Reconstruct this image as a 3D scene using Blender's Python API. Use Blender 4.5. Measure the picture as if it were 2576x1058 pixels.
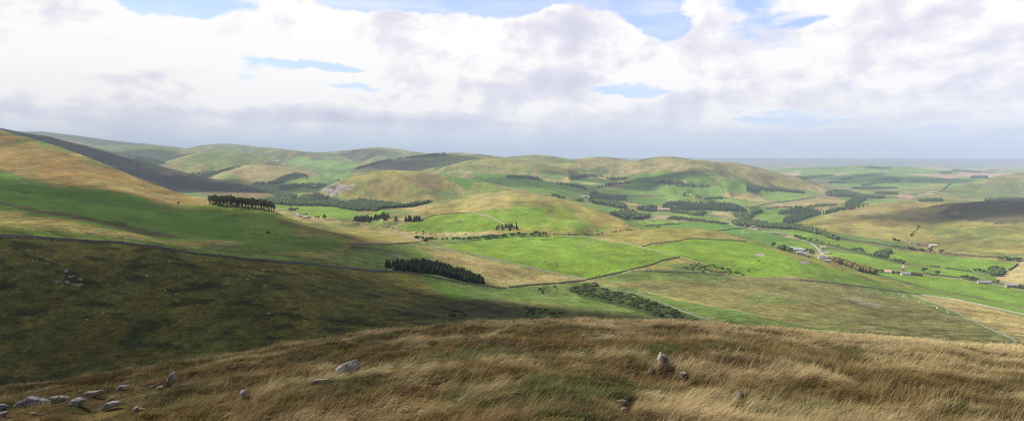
import bpy, bmesh, math, random
import numpy as np
from math import radians, sin, cos, tan, pi
for _o in list(bpy.data.objects): bpy.data.objects.remove(_o)
S = bpy.context.scene
COL = S.collection
# ------------------------------------------------------------------ camera
# photo coordinates used below: 2576 x 1058, horizon at y = 392, focal length 1535
F = 1535.0; CX = 1288.0; HY = 392.0
cam_d = bpy.data.cameras.new("camera"); cam = bpy.data.objects.new("camera", cam_d); COL.objects.link(cam)
cam.location = (0, 0, 0); cam.rotation_euler = (radians(90), 0, 0)
cam_d.sensor_width = 36; cam_d.lens = 36 * F / 2576.0; cam_d.shift_y = -(529 - HY) / 2576.0
cam_d.clip_start = 0.1; cam_d.clip_end = 200000
S.camera = cam
# ------------------------------------------------------------------ sun and sky
SUN_AZ, SUN_EL = -68.0, 45.0
sd = bpy.data.lights.new("sun", 'SUN'); so = bpy.data.objects.new("sun", sd); COL.objects.link(so)
sd.energy = 5.0; sd.angle = radians(0.5); sd.color = (1.0, 0.93, 0.82)
so.rotation_euler = (radians(90 - SUN_EL), 0, radians(-SUN_AZ) + pi)
sv = np.array([sin(radians(SUN_AZ)) * cos(radians(SUN_EL)), cos(radians(SUN_AZ)) * cos(radians(SUN_EL)), sin(radians(SUN_EL))])
from mathutils import Vector
so.rotation_euler = Vector(sv).to_track_quat('Z', 'Y').to_euler()
S.view_settings.view_transform = 'Standard'; S.view_settings.look = 'None'
S.view_settings.exposure = 0.68; S.view_settings.gamma = 1
S.cycles.use_denoising = True; S.cycles.denoising_prefilter = 'NONE'; S.cycles.filter_width = 1.1; S.cycles.sample_clamp_indirect = 4
S.cycles.max_bounces = 8; S.cycles.diffuse_bounces = 2; S.cycles.glossy_bounces = 1
S.cycles.transparent_max_bounces = 12; S.cycles.volume_bounces = 4; S.cycles.transmission_bounces = 2

class NT:
    """small helper for writing node trees"""
    def __init__(s, nt): s.nt = nt; s.n = nt.nodes; s.l = nt.links
    def put(s, sock, v):
        if isinstance(v, bpy.types.NodeSocket): s.l.new(v, sock)
        elif v is not None: sock.default_value = v
    def m(s, op, a, b=None, c=None, clamp=False):
        n = s.n.new('ShaderNodeMath'); n.operation = op; n.use_clamp = clamp
        s.put(n.inputs[0], a)
        if b is not None: s.put(n.inputs[1], b)
        if c is not None: s.put(n.inputs[2], c)
        return n.outputs[0]
    def v(s, op, a, b=None, c=None):
        n = s.n.new('ShaderNodeVectorMath'); n.operation = op
        s.put(n.inputs[0], a)
        if b is not None: s.put(n.inputs[1], b)
        if c is not None: s.put(n.inputs[2], c)
        return n.outputs[1] if op in ('DOT_PRODUCT', 'LENGTH', 'DISTANCE') else n.outputs[0]
    def comb(s, x, y, z):
        n = s.n.new('ShaderNodeCombineXYZ'); s.put(n.inputs[0], x); s.put(n.inputs[1], y); s.put(n.inputs[2], z); return n.outputs[0]
    def sep(s, a):
        n = s.n.new('ShaderNodeSeparateXYZ'); s.put(n.inputs[0], a); return n.outputs
    def noise(s, vec, scale, detail=4, rough=.5, dist=0, col=False, lac=2.0):
        n = s.n.new('ShaderNodeTexNoise'); s.put(n.inputs['Vector'], vec); s.put(n.inputs['Scale'], scale)
        n.inputs['Detail'].default_value = detail; n.inputs['Roughness'].default_value = rough
        n.inputs['Distortion'].default_value = dist; n.inputs['Lacunarity'].default_value = lac
        return n.outputs['Color'] if col else n.outputs[0]
    def mapr(s, x, a, b, c=0.0, d=1.0, smooth=False):
        n = s.n.new('ShaderNodeMapRange'); n.interpolation_type = 'SMOOTHSTEP' if smooth else 'LINEAR'
        s.put(n.inputs[0], x)
        for i, q in enumerate((a, b, c, d)): s.put(n.inputs[i + 1], q)
        return n.outputs[0]
    def mix(s, f, a, b, kind='RGBA', blend='MIX'):
        n = s.n.new('ShaderNodeMix'); n.data_type = kind
        if kind == 'RGBA': n.blend_type = blend
        i = {'RGBA': (0, 6, 7, 2), 'FLOAT': (0, 2, 3, 0), 'VECTOR': (0, 4, 5, 1)}[kind]
        s.put(n.inputs[i[0]], f)
        for k, q in ((i[1], a), (i[2], b)):
            if isinstance(q, tuple) and kind == 'RGBA' and len(q) == 3: q = q + (1,)
            s.put(n.inputs[k], q)
        return n.outputs[i[3]]

w = bpy.data.worlds.new("World"); S.world = w; w.use_nodes = True
def build_world():
    t = NT(w.node_tree); t.n.clear()
    out = t.n.new('ShaderNodeOutputWorld'); bg = t.n.new('ShaderNodeBackground'); t.l.new(bg.outputs[0], out.inputs[0])
    sky = t.n.new('ShaderNodeTexSky'); sky.sky_type = 'NISHITA'; sky.sun_disc = False
    sky.sun_elevation = radians(SUN_EL); sky.sun_rotation = radians(SUN_AZ); sky.altitude = 400; sky.dust_density = 0.6
    tc = t.n.new('ShaderNodeTexCoord'); d = tc.outputs['Generated']
    d = t.v('NORMALIZE', d)
    x, y, z = t.sep(d)
    az = t.m('ARCTAN2', x, y)
    hyp = t.m('SQRT', t.m('ADD', t.m('MULTIPLY', x, x), t.m('MULTIPLY', y, y)))
    el = t.m('DIVIDE', z, t.m('MAXIMUM', hyp, 0.05))
    # flat cloud layer seen in perspective
    zz = t.m('MAXIMUM', t.m('ADD', z, 0.075), 0.03)
    p = t.comb(t.m('DIVIDE', x, zz), t.m('MULTIPLY', t.m('DIVIDE', y, zz), 0.62), 0.0)
    ang = t.comb(az, t.m('MULTIPLY', el, 1.5), 3.1)     # upright shapes of the cumulus
    warp = t.v('MULTIPLY_ADD', t.noise(ang, 5.5, 7, .6, col=True), (0.15, 0.07, 0), (-0.075, -0.035, 0))
    q = t.v('ADD', t.comb(az, el, 0.0), warp)
    nlow = t.noise(p, 0.8, 10, .57, 0.2)
    nup = t.noise(ang, 6.5, 10, .57, 0.1)
    nup2 = t.noise(t.v('ADD', ang, (0.02, -0.026, 0)), 6.5, 7, .58, 0.1)   # the same billows one step away from the sun
    nst = t.noise(t.comb(t.m('MULTIPLY', az, 3.0), t.m('MULTIPLY', el, 30.0), 7.0), 1.6, 8, .6, .3)
    streak = t.m('MULTIPLY', t.m('SUBTRACT', nst, .5), t.mapr(el, .02, .22, 1.0, .35))
    def blobs(lst):
        acc = None
        for (px, py, wx, wy, amp) in lst:
            a0 = math.atan((px - CX) / F); e0 = (HY - py) / F * cos(a0)
            wa = wx / F * cos(a0) ** 2; we = wy / F * cos(a0)
            v = t.v('MULTIPLY_ADD', q, (1 / wa, 1 / we, 0), (-a0 / wa, -e0 / we, 0))
            e = t.m('EXPONENT', t.m('MULTIPLY', t.v('DOT_PRODUCT', v, v), -1.0))
            acc = t.m('MULTIPLY_ADD', e, amp, acc if acc is not None else 0.0)
        return acc
    cover = blobs(SKY_COVER); light = blobs(SKY_LIGHT)
    dens = t.m('ADD', t.m('MULTIPLY', t.m('SUBTRACT', nlow, 0.5), 0.95), t.m('MULTIPLY', t.m('SUBTRACT', nup, 0.5), 1.0))
    dens = t.m('ADD', t.m('MULTIPLY_ADD', streak, .55, dens), t.m('ADD', cover, 0.25))
    c = t.mapr(dens, -0.04, 0.14, 0, 1, True)
    veil = t.mapr(t.m('ADD', nst, t.m('MULTIPLY', t.m('SUBTRACT', nup, .5), .8)), .40, .76, .02, .5, True)
    c = t.m('MAXIMUM', c, veil)
    rel = t.m('MULTIPLY', t.m('SUBTRACT', nup2, nup), 2.5)
    lum = t.m('ADD', t.m('ADD', t.m('MULTIPLY', t.m('SUBTRACT', nlow, 0.5), -0.6), rel), light)
    thin = t.mapr(dens, 0.15, 0.5, 0.22, 0.0, True)
    lum = t.m('ADD', t.m('MULTIPLY_ADD', streak, .9, t.m('ADD', lum, thin)), 0.77)
    lum = t.mapr(lum, 0.0, 1.0, 0.0, 1.0)
    ccol = t.n.new('ShaderNodeValToRGB'); t.l.new(lum, ccol.inputs[0])
    e = ccol.color_ramp.elements
    e[0].position = 0.0; e[0].color = (.60, .62, .73, 1); e[1].position = 1.0; e[1].color = (1.06, 1.03, 1.0, 1)
    k = e.new(0.35); k.color = (.71, .70, .82, 1); k = e.new(0.7); k.color = (.86, .83, .905, 1)
    # sky away from the lit cloud bank is heavier and darker overhead
    dark = t.mapr(el, 0.36, 0.9, 1.0, SKY_TOP, True)
    ahead = t.mapr(y, -0.3, 0.45, SKY_BACK, 1.0, True)
    sc = t.m('MULTIPLY', dark, ahead)
    skyc = t.v('MULTIPLY', sky.outputs[0], (.115, .118, .122))
    skyc = t.v('MULTIPLY_ADD', skyc, (.55, .50, .60), (.165, .215, .31))
    cl = t.v('SCALE', ccol.outputs[0], None)
    cl.node.inputs['Scale'].default_value = 0.66
    col = t.mix(c, skyc, cl)
    hz = t.mapr(el, 0.0, 0.07, 0.8, 0.0, True)
    col = t.mix(hz, col, (.415, .468, .585))
    f = t.v('SCALE', col, None); t.l.new(sc, f.node.inputs['Scale'])
    t.l.new(f, bg.inputs[0]); bg.inputs[1].default_value = 1.0
SKY_TOP = 0.27; SKY_BACK = 0.42
SKY_COVER = [(450, -5, 120, 42, -.85), (1130, 12, 310, 38, -.9), (1655, 40, 75, 58, -.75), (1500, 5, 90, 24, -.35),
    (840, 156, 170, 8, -.40), (900, 206, 150, 14, -.40), (780, 238, 110, 7, -.28), (1580, 222, 150, 17, -.46), (1240, 150, 26, 40, -.35),
    (1950, 298, 180, 8, -.34), (1780, 272, 100, 7, -.2), (2380, 62, 60, 12, -.25), (2050, 55, 60, 12, -.2), (2280, 105, 60, 8, -.2), (110, 155, 50, 8, -.2), (275, 85, 40, 10, -.2),
    (150, 150, 420, 150, .28), (1010, 120, 80, 90, .45), (1290, 110, 180, 60, .35), (1380, 60, 45, 50, .4), (1320, 190, 120, 55, .4), (1500, 120, 120, 60, .3),
    (2150, 150, 320, 120, .1), (600, 320, 600, 60, .3), (1400, 300, 500, 50, .2), (750, 60, 200, 60, .3)]
SKY_LIGHT = [(400, 110, 380, 120, .42), (30, 190, 160, 110, .3), (850, 80, 90, 60, .35), (560, 290, 480, 22, -.30), (900, 318, 260, 10, .2), (150, 330, 160, 14, .2), (1180, 100, 120, 40, .3),
    (1010, 140, 60, 90, -.1), (1400, 205, 90, 40, -.42), (1250, 175, 70, 30, .25), (1420, 90, 60, 70, -.3), (1850, 130, 140, 80, -.12), (1680, 180, 110, 20, .3),
    (1150, 320, 380, 30, -.28), (1000, 262, 200, 16, .3), (2300, 40, 300, 40, -.12), (2500, 150, 150, 70, -.2), (2050, 230, 200, 30, -.12), (2200, 215, 60, 16, .2), (2330, 130, 120, 30, .2), (2480, 210, 60, 14, .25), (900, 150, 120, 60, .4),
    (2150, 330, 500, 30, -.22)]
build_world()

# ------------------------------------------------------------------ numeric noise
def _hash(ix, iy, s):
    h = (ix.astype(np.int64) * 374761393 + iy.astype(np.int64) * 668265263 + s * 1442695041) & 0xffffffff
    h = ((h ^ (h >> 13)) * 1274126177) & 0xffffffff
    return ((h ^ (h >> 16)) & 0xffff) / 65535.0
def vnoise(x, y, s=0):
    x = np.asarray(x); y = np.asarray(y)
    ix = np.floor(x); iy = np.floor(y); fx = x - ix; fy = y - iy
    ux = fx * fx * fx * (fx * (fx * 6 - 15) + 10); uy = fy * fy * fy * (fy * (fy * 6 - 15) + 10)
    def g(a, b):
        th = _hash(ix + a, iy + b, s) * 2 * pi
        return np.cos(th) * (fx - a) + np.sin(th) * (fy - b)
    n00, n10, n01, n11 = g(0, 0), g(1, 0), g(0, 1), g(1, 1)
    return ((n00 * (1 - ux) + n10 * ux) * (1 - uy) + (n01 * (1 - ux) + n11 * ux) * uy) * 1.5
def fbm(x, y, o=4, s=0, r=.5):
    x = np.asarray(x, float); y = np.asarray(y, float)
    a = 1.0; t = 0; n = 0
    for i in range(o):
        t = t + a * vnoise(x, y, s + i * 17); n += a; a *= r; x = x * 2.03 + 13.1; y = y * 2.03 - 7.7
    return t / n
def sst(x, a, b):
    t = np.clip((x - a) / (b - a), 0, 1); return t * t * (3 - 2 * t)
def smooth1(a, n):
    k = np.hanning(n + 2)[1:-1]; k /= k.sum()
    return np.convolve(np.pad(a, (n, n), mode='edge'), k, mode='same')[n:-n]
# ------------------------------------------------------------------ landscape: one height field round the viewer
# P: (column, photo y, distance) of ground seen or guessed; nearer ground is interpolated through them
P = [(-300,990,250),(-300,800,310),(-300,650,370),(-300,585,420),(0,990,255),(0,800,325),(0,650,382),(0,598,410),
(400,950,270),(400,800,335),(400,700,388),(400,628,440),(700,900,290),(700,760,365),(700,655,480),(960,880,300),(960,750,420),(962,683,560),
(1200,860,320),(1200,770,450),(1220,716,640),(1090,720,540),(1400,860,330),(1400,770,500),(1450,706,800),(1600,860,340),(1560,755,600),(1600,684,850),
(1800,860,350),(1800,760,610),(1800,692,860),(2100,880,350),(2100,780,590),(2100,715,800),(2400,900,350),(2400,820,520),(2400,759,720),
(2576,900,370),(2576,830,500),(2576,785,700),(2800,950,350),(2800,860,520),(2800,830,700),
(1640,622,1080),(1700,645,980),(1790,600,1190),(1900,640,1010),(2000,660,930),(1900,690,860),(2150,700,900),(2300,735,860),
(1110,611,1130),(1300,598,1330),(1480,592,1330),(1450,650,980),(1250,650,950),(1540,690,850),(1350,625,1100),
(1200,685,740),(1320,700,780),(1110,676,640),(970,672,580),(1010,640,760),(900,600,850),(1010,608,960),(1060,603,1180),
(1150,582,1450),(1020,562,1600),(900,556,1650),(770,549,1700),(900,537,2000),(1000,531,2100),(720,520,2300),(800,508,2600),
(650,491,3000),(560,480,3300),(700,472,3800),(830,452,4600),(650,456,4300),(950,516,2400),(1080,517,2500),
(700,605,690),(700,562,880),(690,533,1030),(600,528,960),(520,500,1120),(500,560,800),(400,598,590),(250,555,600),(0,512,700),(0,560,520),(-300,490,750),(-300,540,520),
(350,560,680),(200,500,880),(0,450,950),(300,480,1000),(0,400,1150),(200,425,1130),(-300,400,1050),(-300,320,1250),(450,520,1000),(620,590,720),(800,640,560),(850,580,1000),(800,560,1250),
(1700,625,1560),(1950,605,1690),(2200,655,1370),(2400,690,1210),(2576,725,1080),(2800,760,980),(2050,650,1420),
(1600,545,2350),(1800,545,2350),(1650,525,2800),(1900,530,2600),(2050,560,2150),(1750,500,3200),(1850,470,3700),(2000,495,3250),(2150,500,3300),(1950,515,2900),
(1500,500,3000),(1500,470,3500),(1480,440,4300),(1300,462,3300),(1400,482,2900),(1250,442,3700),(1700,470,3700),(1700,455,4000),
(2300,618,1600),(2500,645,1440),(2020,566,2080),
(2250,495,3500),(2400,490,3700),(2576,488,3800),(2800,488,3800),(2100,470,4700)]
# crests: the ground falls away behind them (column, y, distance)
# the line where the near ground ends against the valley behind it (column, y, distance)
NEARC = [(-330,200,1450),(-150,272,1420),(0,325,1400),(80,347,1370),(200,386,1320),(300,427,1270),(400,467,1220),(480,493,1160),(560,510,1080),(640,524,1040),
 (700,548,1080),(800,564,1250),(900,575,1300),(1000,588,1250),(1060,600,1250),(1150,602,1320),(1300,597,1350),(1480,591,1350),
 (1590,584,1330),(1650,574,1350),(1741,572,1350),(1820,582,1300),(1878,600,1250),(1960,624,1170),(2057,650,1090),(2130,670,1040),(2203,689,1000),(2293,713,950),(2400,738,900),(2490,757,870),(2576,776,850),(2880,838,790)]
near = [p for p in P if p[2] < 1300 and (p[0] < 1560 or p[2] < np.interp(p[0], [c[0] for c in NEARC], [c[2] for c in NEARC]) - 25)] + NEARC
floor = [p for p in P if p[2] >= 1330 or (p[0] > 1560 and p not in near)]
for px in range(-300, 2900, 200):                       # floors far away, and the ground under the near hills
    for D in (9000, 20000):
        z = -215 if px < 900 else -235
        floor.append((px, HY - z / D * F, D))
    if px > 2100: floor.append((px, HY + 236 / 5600 * F, 5600))
    z = -195 if px < 1000 else -187 if px < 1500 else -238
    for D in ((1000, 600) if px > 1560 else (1250, 600)): floor.append((px, HY - z / float(D) * F, D))
for px in (-300, -100, 100, 300, 500):
    for D in (1700, 2400): floor.append((px, HY + 190. / D * F, D))
for px in (1150, 1300, 1450, 1600): floor.append((px, HY + (185 + 50 * (px > 1500)) / 2100 * F, 2100))
for px in (1100, 1200, 1300, 1400, 1500): floor.append((px, HY + (187 if px < 1450 else 205) / 1700 * F, 1700))
floor = [p for p in floor if not (p[2] < 2000 and 1080 < p[0] < 1500 and p[2] > 1360 and p[2] != 1700)]
near = np.array(near, float); floor = np.array(floor, float)
def tcoord(px, D): return px / 330.0, np.log(D) * 2.1
def tps_fit(p):
    a, b = tcoord(p[:, 0], p[:, 2]); n = len(p)
    r2 = (a[:, None] - a) ** 2 + (b[:, None] - b) ** 2
    K = np.where(r2 > 0, .5 * r2 * np.log(r2 + 1e-12), 0) + np.eye(n) * 0.0015
    Q = np.c_[np.ones(n), a, b]; M = np.block([[K, Q], [Q.T, np.zeros((3, 3))]])
    s = np.linalg.solve(M, np.r_[p[:, 1], np.zeros(3)]); return a, b, s
def tps(px, D, fit):
    TA, TB, TS = fit
    a, b = tcoord(px, D); sh = a.shape; a = a.ravel(); b = b.ravel(); o = np.empty(len(a))
    for i in range(0, len(a), 20000):
        r2 = (a[i:i+20000, None] - TA) ** 2 + (b[i:i+20000, None] - TB) ** 2
        o[i:i+20000] = (.5 * r2 * np.log(r2 + 1e-12)) @ TS[:-3] + TS[-3] + TS[-2] * a[i:i+20000] + TS[-1] * b[i:i+20000]
    return o.reshape(sh)
# hills farther out: (crest, front slope, back slope, roundness, roughness)
H = [
 ([(960,528,1720),(1040,522,1750),(1100,506,1800),(1200,488,1850),(1290,479,1850),(1350,487,1800),(1400,499,1750),(1450,513,1700),(1500,529,1640),(1560,552,1560),(1620,577,1460),(1680,598,1380),(1740,625,1350)],.17,.3,.09,.15),
 ([(1960,575,2200),(2000,562,2250),(2080,532,2320),(2200,512,2380),(2330,508,2330),(2420,508,2200),(2500,505,2130),(2576,502,2100),(2880,482,2050)],.1,.25,.04,.25),
 # far ridges on the skyline, left to right
 ([(-350,300,9000),(0,326,9200),(50,331,9300),(110,331,9300),(200,342,9300),(300,356,9300),(380,363,9400),(450,372,9500),(520,385,9500),(600,400,9500)],.22,.3,.03,.5),
 ([(200,372,7600),(280,366,7600),(370,364,7600),(440,369,7600),(520,380,7600),(620,400,7600)],.2,.3,.03,.5),
 ([(380,400,8400),(450,377,8400),(500,366,8400),(545,361,8400),(590,362,8400),(650,369,8400),(700,373,8300),(760,380,8000),(830,386,7800),(900,400,7400)],.22,.3,.03,.6),
 ([(560,405,6900),(640,378,6900),(700,375,6900),(760,381,6800),(830,385,6600),(880,400,6400),(915,412,6000)],.25,.3,.03,.6),
 ([(740,396,8300),(830,381,8200),(890,376,8000),(945,370,8000),(990,373,8000),(1040,381,7800),(1090,386,7600),(1160,400,7600)],.2,.3,.03,.6),
 # the long dark slope behind the near hill
 ([(-350,250,3400),(0,322,3700),(60,334,3700),(120,343,3700),(200,362,3750),(300,390,3800),(400,416,3800),(500,443,3700),(600,462,3550),(670,474,3400)],.34,.3,.03,.2),
 ([(-100,330,5600),(60,345,5600),(140,352,5600),(220,366,5500),(300,384,5300),(350,396,5200),(410,408,5000),(480,420,4900)],.3,.3,.03,.3),
 # round hill with the strip of wood and the tan slope under it
 ([(370,424,5000),(420,405,5200),(480,389,5300),(550,378,5300),(610,382,5200),(660,393,5100),(700,410,5000),(740,424,4800)],.3,.3,.05,.8),
 ([(520,440,4500),(590,420,4600),(650,413,4600),(720,420,4500),(800,436,4300),(850,450,4200)],.16,.2,.05,.3),
 # green slopes and ridge with conifer strip
 ([(700,415,6200),(780,400,6300),(860,398,6200),(920,408,5900),(980,420,5600)],.14,.2,.04,.3),
 ([(860,436,4600),(930,412,4900),(1000,400,5200),(1060,392,5400),(1120,384,5500),(1170,384,5500),(1230,391,5300),(1290,398,5100),(1350,408,4900),(1400,420,4700)],.16,.25,.04,.7),
 ([(1120,418,4300),(1180,402,4500),(1250,398,4500),(1310,402,4400),(1370,412,4300),(1430,425,4100)],.2,.25,.05,1.),
 ([(1220,402,5700),(1290,392,5700),(1345,388,5700),(1390,392,5700),(1430,400,5600),(1480,408,5500)],.2,.25,.04,.8),
 ([(1370,424,4400),(1430,405,4600),(1470,397,4800),(1505,394,4800),(1545,396,4800),(1590,404,4700),(1640,414,4600),(1700,430,4500)],.24,.25,.05,1.2),
 ([(1500,440,4300),(1560,420,4500),(1610,401,4700),(1650,394,4700),(1690,393,4700),(1730,398,4700),(1790,408,4600),(1860,425,4500)],.24,.25,.05,1.1),
 ([(1560,448,3900),(1620,428,4000),(1680,411,4050),(1740,401,4100),(1800,406,4150),(1850,411,4200),(1900,419,4200),(1950,434,4150),(2010,448,4100),(2060,465,4000),(2100,482,3800)],.24,.3,.05,1.1),
 # spur with scree
 ([(790,492,2700),(820,470,2850),(860,452,2900),(900,438,3000),(940,430,3000),(985,428,3000),(1040,431,3000),(1100,438,3000),(1160,446,3000),(1220,458,2950),(1280,470,2850),(1340,488,2700)],.42,.3,.06,.35),
 # fields behind it
 ([(1080,440,3900),(1180,432,3900),(1250,436,3800),(1330,446,3700),(1420,462,3500),(1480,480,3300)],.14,.2,.06,.1),
 # rolling farmland, right
 ([(1850,430,7600),(1950,424,7800),(2050,420,8200),(2140,417,8500),(2220,416,8600),(2300,420,8400),(2400,426,8000),(2500,430,7600),(2650,432,7400),(2850,440,7000)],.05,.1,.04,.2),
 ([(1980,446,6000),(2080,436,6200),(2200,432,6400),(2300,436,6300),(2400,442,6000),(2500,450,5600)],.06,.1,.04,.1),
 ([(2290,498,3600),(2340,485,3800),(2400,467,4100),(2460,452,4300),(2520,441,4400),(2576,434,4500),(2700,415,4600),(2850,400,4700)],.24,.3,.04,.3),
 # slight swells of the plain
 ([(1300,398,21000),(1700,397,22000),(2100,397.5,22000),(2600,398,21000),(2850,398,21000)],.02,.03,.05,.1),
]
PXS = np.linspace(-330, 2880, 1500)
def rows():
    r = [60.0]
    while r[-1] < 90000:
        D = r[-1]
        r.append(D * (1.03 if D < 240 else 1.006 if D < 5500 else 1.010 if D < 11000 else 1.02))
    return np.array(r)
DS = rows()
NC, NR = len(PXS), len(DS)
def cubic_w(xc, xf):
    h = xc[1] - xc[0]; t = (xf - xc[0]) / h; i = np.clip(np.floor(t).astype(int), 0, len(xc) - 2); f = t - i
    W = np.zeros((len(xf), len(xc))); c = [-.5*f+f*f-.5*f**3, 1-2.5*f*f+1.5*f**3, .5*f+2*f*f-1.5*f**3, -.5*f*f+.5*f**3]
    for k in range(4): np.add.at(W, (np.arange(len(xf)), np.clip(i + k - 1, 0, len(xc) - 1)), c[k])
    return W
def make_height():
    pc = np.linspace(PXS[0], PXS[-1], 220); lc = np.linspace(np.log(DS[0]), np.log(DS[-1]), 360)
    gr = np.meshgrid(pc, np.exp(lc)); WL = cubic_w(lc, np.log(DS)); WP = cubic_w(pc, PXS).T
    D = DS[:, None] * np.ones(NC)[None]; px = np.ones(NR)[:, None] * PXS[None]
    Z = -(WL @ tps(*gr, tps_fit(floor)) @ WP - HY) / F * D
    far = -205 - 31 * sst(px, 700, 1300)
    k = sst(D, 3800, 6500); Z = Z * (1 - k) + far * k
    Z = np.clip(Z, -245, None)
    ZN = -(WL @ tps(*gr, tps_fit(near)) @ WP - HY) / F * D
    nc_ = np.array(NEARC, float); Dc = smooth1(np.interp(PXS, nc_[:, 0], nc_[:, 2]), 9)
    ic = np.interp(np.log(Dc), np.log(DS), np.arange(NR)).astype(int)
    zcr = ZN[ic, np.arange(NC)]; d = np.maximum(D - DS[ic][None], 0)
    drop = np.interp(PXS, [0, 600, 800, 1100, 1500, 1650, 2880], [.3, .3, .22, .12, .12, .3, .3])
    ZN = np.where(d > 0, zcr[None] - drop * (np.sqrt(d * d + 900) - 30), ZN)
    kk = 6.0; Z = np.maximum(Z, ZN) + kk * .25 * np.clip(1 - np.abs(Z - ZN) / kk, 0, 1) ** 2
    X = (px - CX) / F * D
    n1 = fbm(X / 420, D / 420, 4, 3); n2 = fbm(X / 900 + 7, D / 900, 4, 9)
    for cr, sf, sb, c, rg in H:
        cr = np.array(cr); q = PXS
        Dc = smooth1(np.interp(q, cr[:, 0], cr[:, 2]), 15); yc = smooth1(np.interp(q, cr[:, 0], cr[:, 1]), 13)
        zc = -(yc - HY) / F * Dc
        out = np.maximum(cr[0, 0] - q, 0) + np.maximum(q - cr[-1, 0], 0)
        zc = zc - out / F * Dc * 0.5
        ok = np.nonzero(zc > -250)[0]; j0, j1 = ok[0], ok[-1] + 1; hs = zc.max() + 245
        i0 = np.searchsorted(DS, max(62, Dc.min() - hs / sf * 1.5)); i1 = np.searchsorted(DS, Dc.max() + hs / sb * 1.5 + .1 * Dc.max())
        sl_ = np.s_[i0:i1, j0:j1]
        zc = zc[j0:j1]; Dc = Dc[j0:j1]; out = out[j0:j1]; x = X[sl_]; dd = D[sl_]
        d = dd - Dc; cc = c * Dc
        sl = np.where(d < 0, sf, sb)
        g = sl * (np.sqrt(d * d + cc * cc) - cc)
        ng = fbm(x / (hs * 2.1) + cr[0, 0], dd / (hs * 2.8), 4, int(cr[0, 2]) % 97)
        z = zc - g * (1 + rg * .34 * np.clip(ng * 2, -.8, .8)) + rg * hs * 0.05 * sst(np.abs(d), 0, .05 * Dc) * fbm(x / (hs * .8), dd / (hs * .8), 3, 5)
        kk = 14.0; Z0 = Z[sl_]
        Z[sl_] = np.maximum(Z0, z) + kk * 0.25 * np.clip(1 - np.abs(Z0 - z) / kk, 0, 1) ** 2
    rough = sst(D, 250, 900) * 1.3 + 0.5
    Z = Z + n1 * rough * 1.6 + n2 * sst(D, 2200, 5000) * 5 * (1 - .7 * sst(D, 9000, 15000))
    Z = Z + fbm(X / 28, D / 28, 3, 21) * .8 * sst(D, 1400, 600)
    k = sst(D, 66, 235); Z = Z * k + (-.42 * D) * (1 - k)
    return X, D, Z
GX, GD, GZ = make_height()
LD = np.log(DS); GY = HY - GZ / GD * F          # photo y of every ground point
def fcol(px): return float(np.clip((px - PXS[0]) / (PXS[1] - PXS[0]), 0, NC - 1.001))
def ground(x, y):
    """height of the ground at world x, y"""
    c = fcol(x / y * F + CX); r = float(np.clip(np.interp(math.log(y), LD, np.arange(NR)), 0, NR - 1.001))
    i, j = int(r), int(c); a, b = r - i, c - j
    return (GZ[i, j] * (1-a) + GZ[i+1, j] * a) * (1-b) + (GZ[i, j+1] * (1-a) + GZ[i+1, j+1] * a) * b
def groundv(x, y):
    x = np.asarray(x, float); y = np.asarray(y, float)
    c = np.clip((x / y * F + CX - PXS[0]) / (PXS[1] - PXS[0]), 0, NC - 1.001); r = np.clip(np.interp(np.log(y), LD, np.arange(NR)), 0, NR - 1.001)
    i = r.astype(int); j = c.astype(int); a = r - i; b = c - j
    return (GZ[i, j] * (1-a) + GZ[i+1, j] * a) * (1-b) + (GZ[i, j+1] * (1-a) + GZ[i+1, j+1] * a) * b
def hit(px, py, d0=240, d1=60000):
    """first ground met by the sight line through a photo point, as world x, y, z"""
    j = int(round(fcol(px))); i0 = np.searchsorted(DS, d0); i1 = min(np.searchsorted(DS, d1), NR - 1)
    col = GY[i0:i1 + 1, j]
    k = np.nonzero(col <= py)[0]
    if len(k) == 0: i = int(np.argmin(col)); D = DS[i0 + i]
    else:
        i = int(k[0])
        if i == 0: D = DS[i0]
        else:
            a = (col[i-1] - py) / max(col[i-1] - col[i], 1e-6); D = DS[i0+i-1] * (1-a) + DS[i0+i] * a
    x = (px - CX) / F * D
    return x, D, ground(x, D)
# ------------------------------------------------------------------ what grows where (true surface colours)
ZM = {'d': (0, 0, 1), '1': (0, 301.9, .2853), '2': (603.7, 335.4, .2853), '3': (1207.5, 369, .2853), '4': (1878.3, 375.7, .298),
      '5': (0, 570.2, .461), '6': (603.7, 536.7, .4925), '7': (1207.5, 536.7, .4925), '8': (1878.3, 570.2, .4608),
      'f': (724.5, 523.2, .0634), 'g': (503.1, 469.6, .0913), 'h': (1931.9, 590.3, .1042), 'i': (2186.9, 644, .151), 'j': (1542.9, 496.4, .1563), 'r': (0, 898.9, .1823), 's': (737.9, 872, .1042), 't': (1542.9, 858.6, .1883)}
def zc(k, pts):
    a, b, s = ZM[k]; return [(a + s * x, b + s * y) for x, y in pts]
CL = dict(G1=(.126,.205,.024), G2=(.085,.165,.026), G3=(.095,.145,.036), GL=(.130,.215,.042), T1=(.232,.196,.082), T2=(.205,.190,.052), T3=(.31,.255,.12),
          B1=(.150,.105,.042), O1=(.190,.135,.048), D1=(.030,.052,.014), P1=(.34,.235,.18), S1=(.27,.235,.235), H1=(.070,.062,.036), OL=(.112,.112,.027), RB=(.130,.124,.046), SC=(.055,.09,.025))
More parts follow.
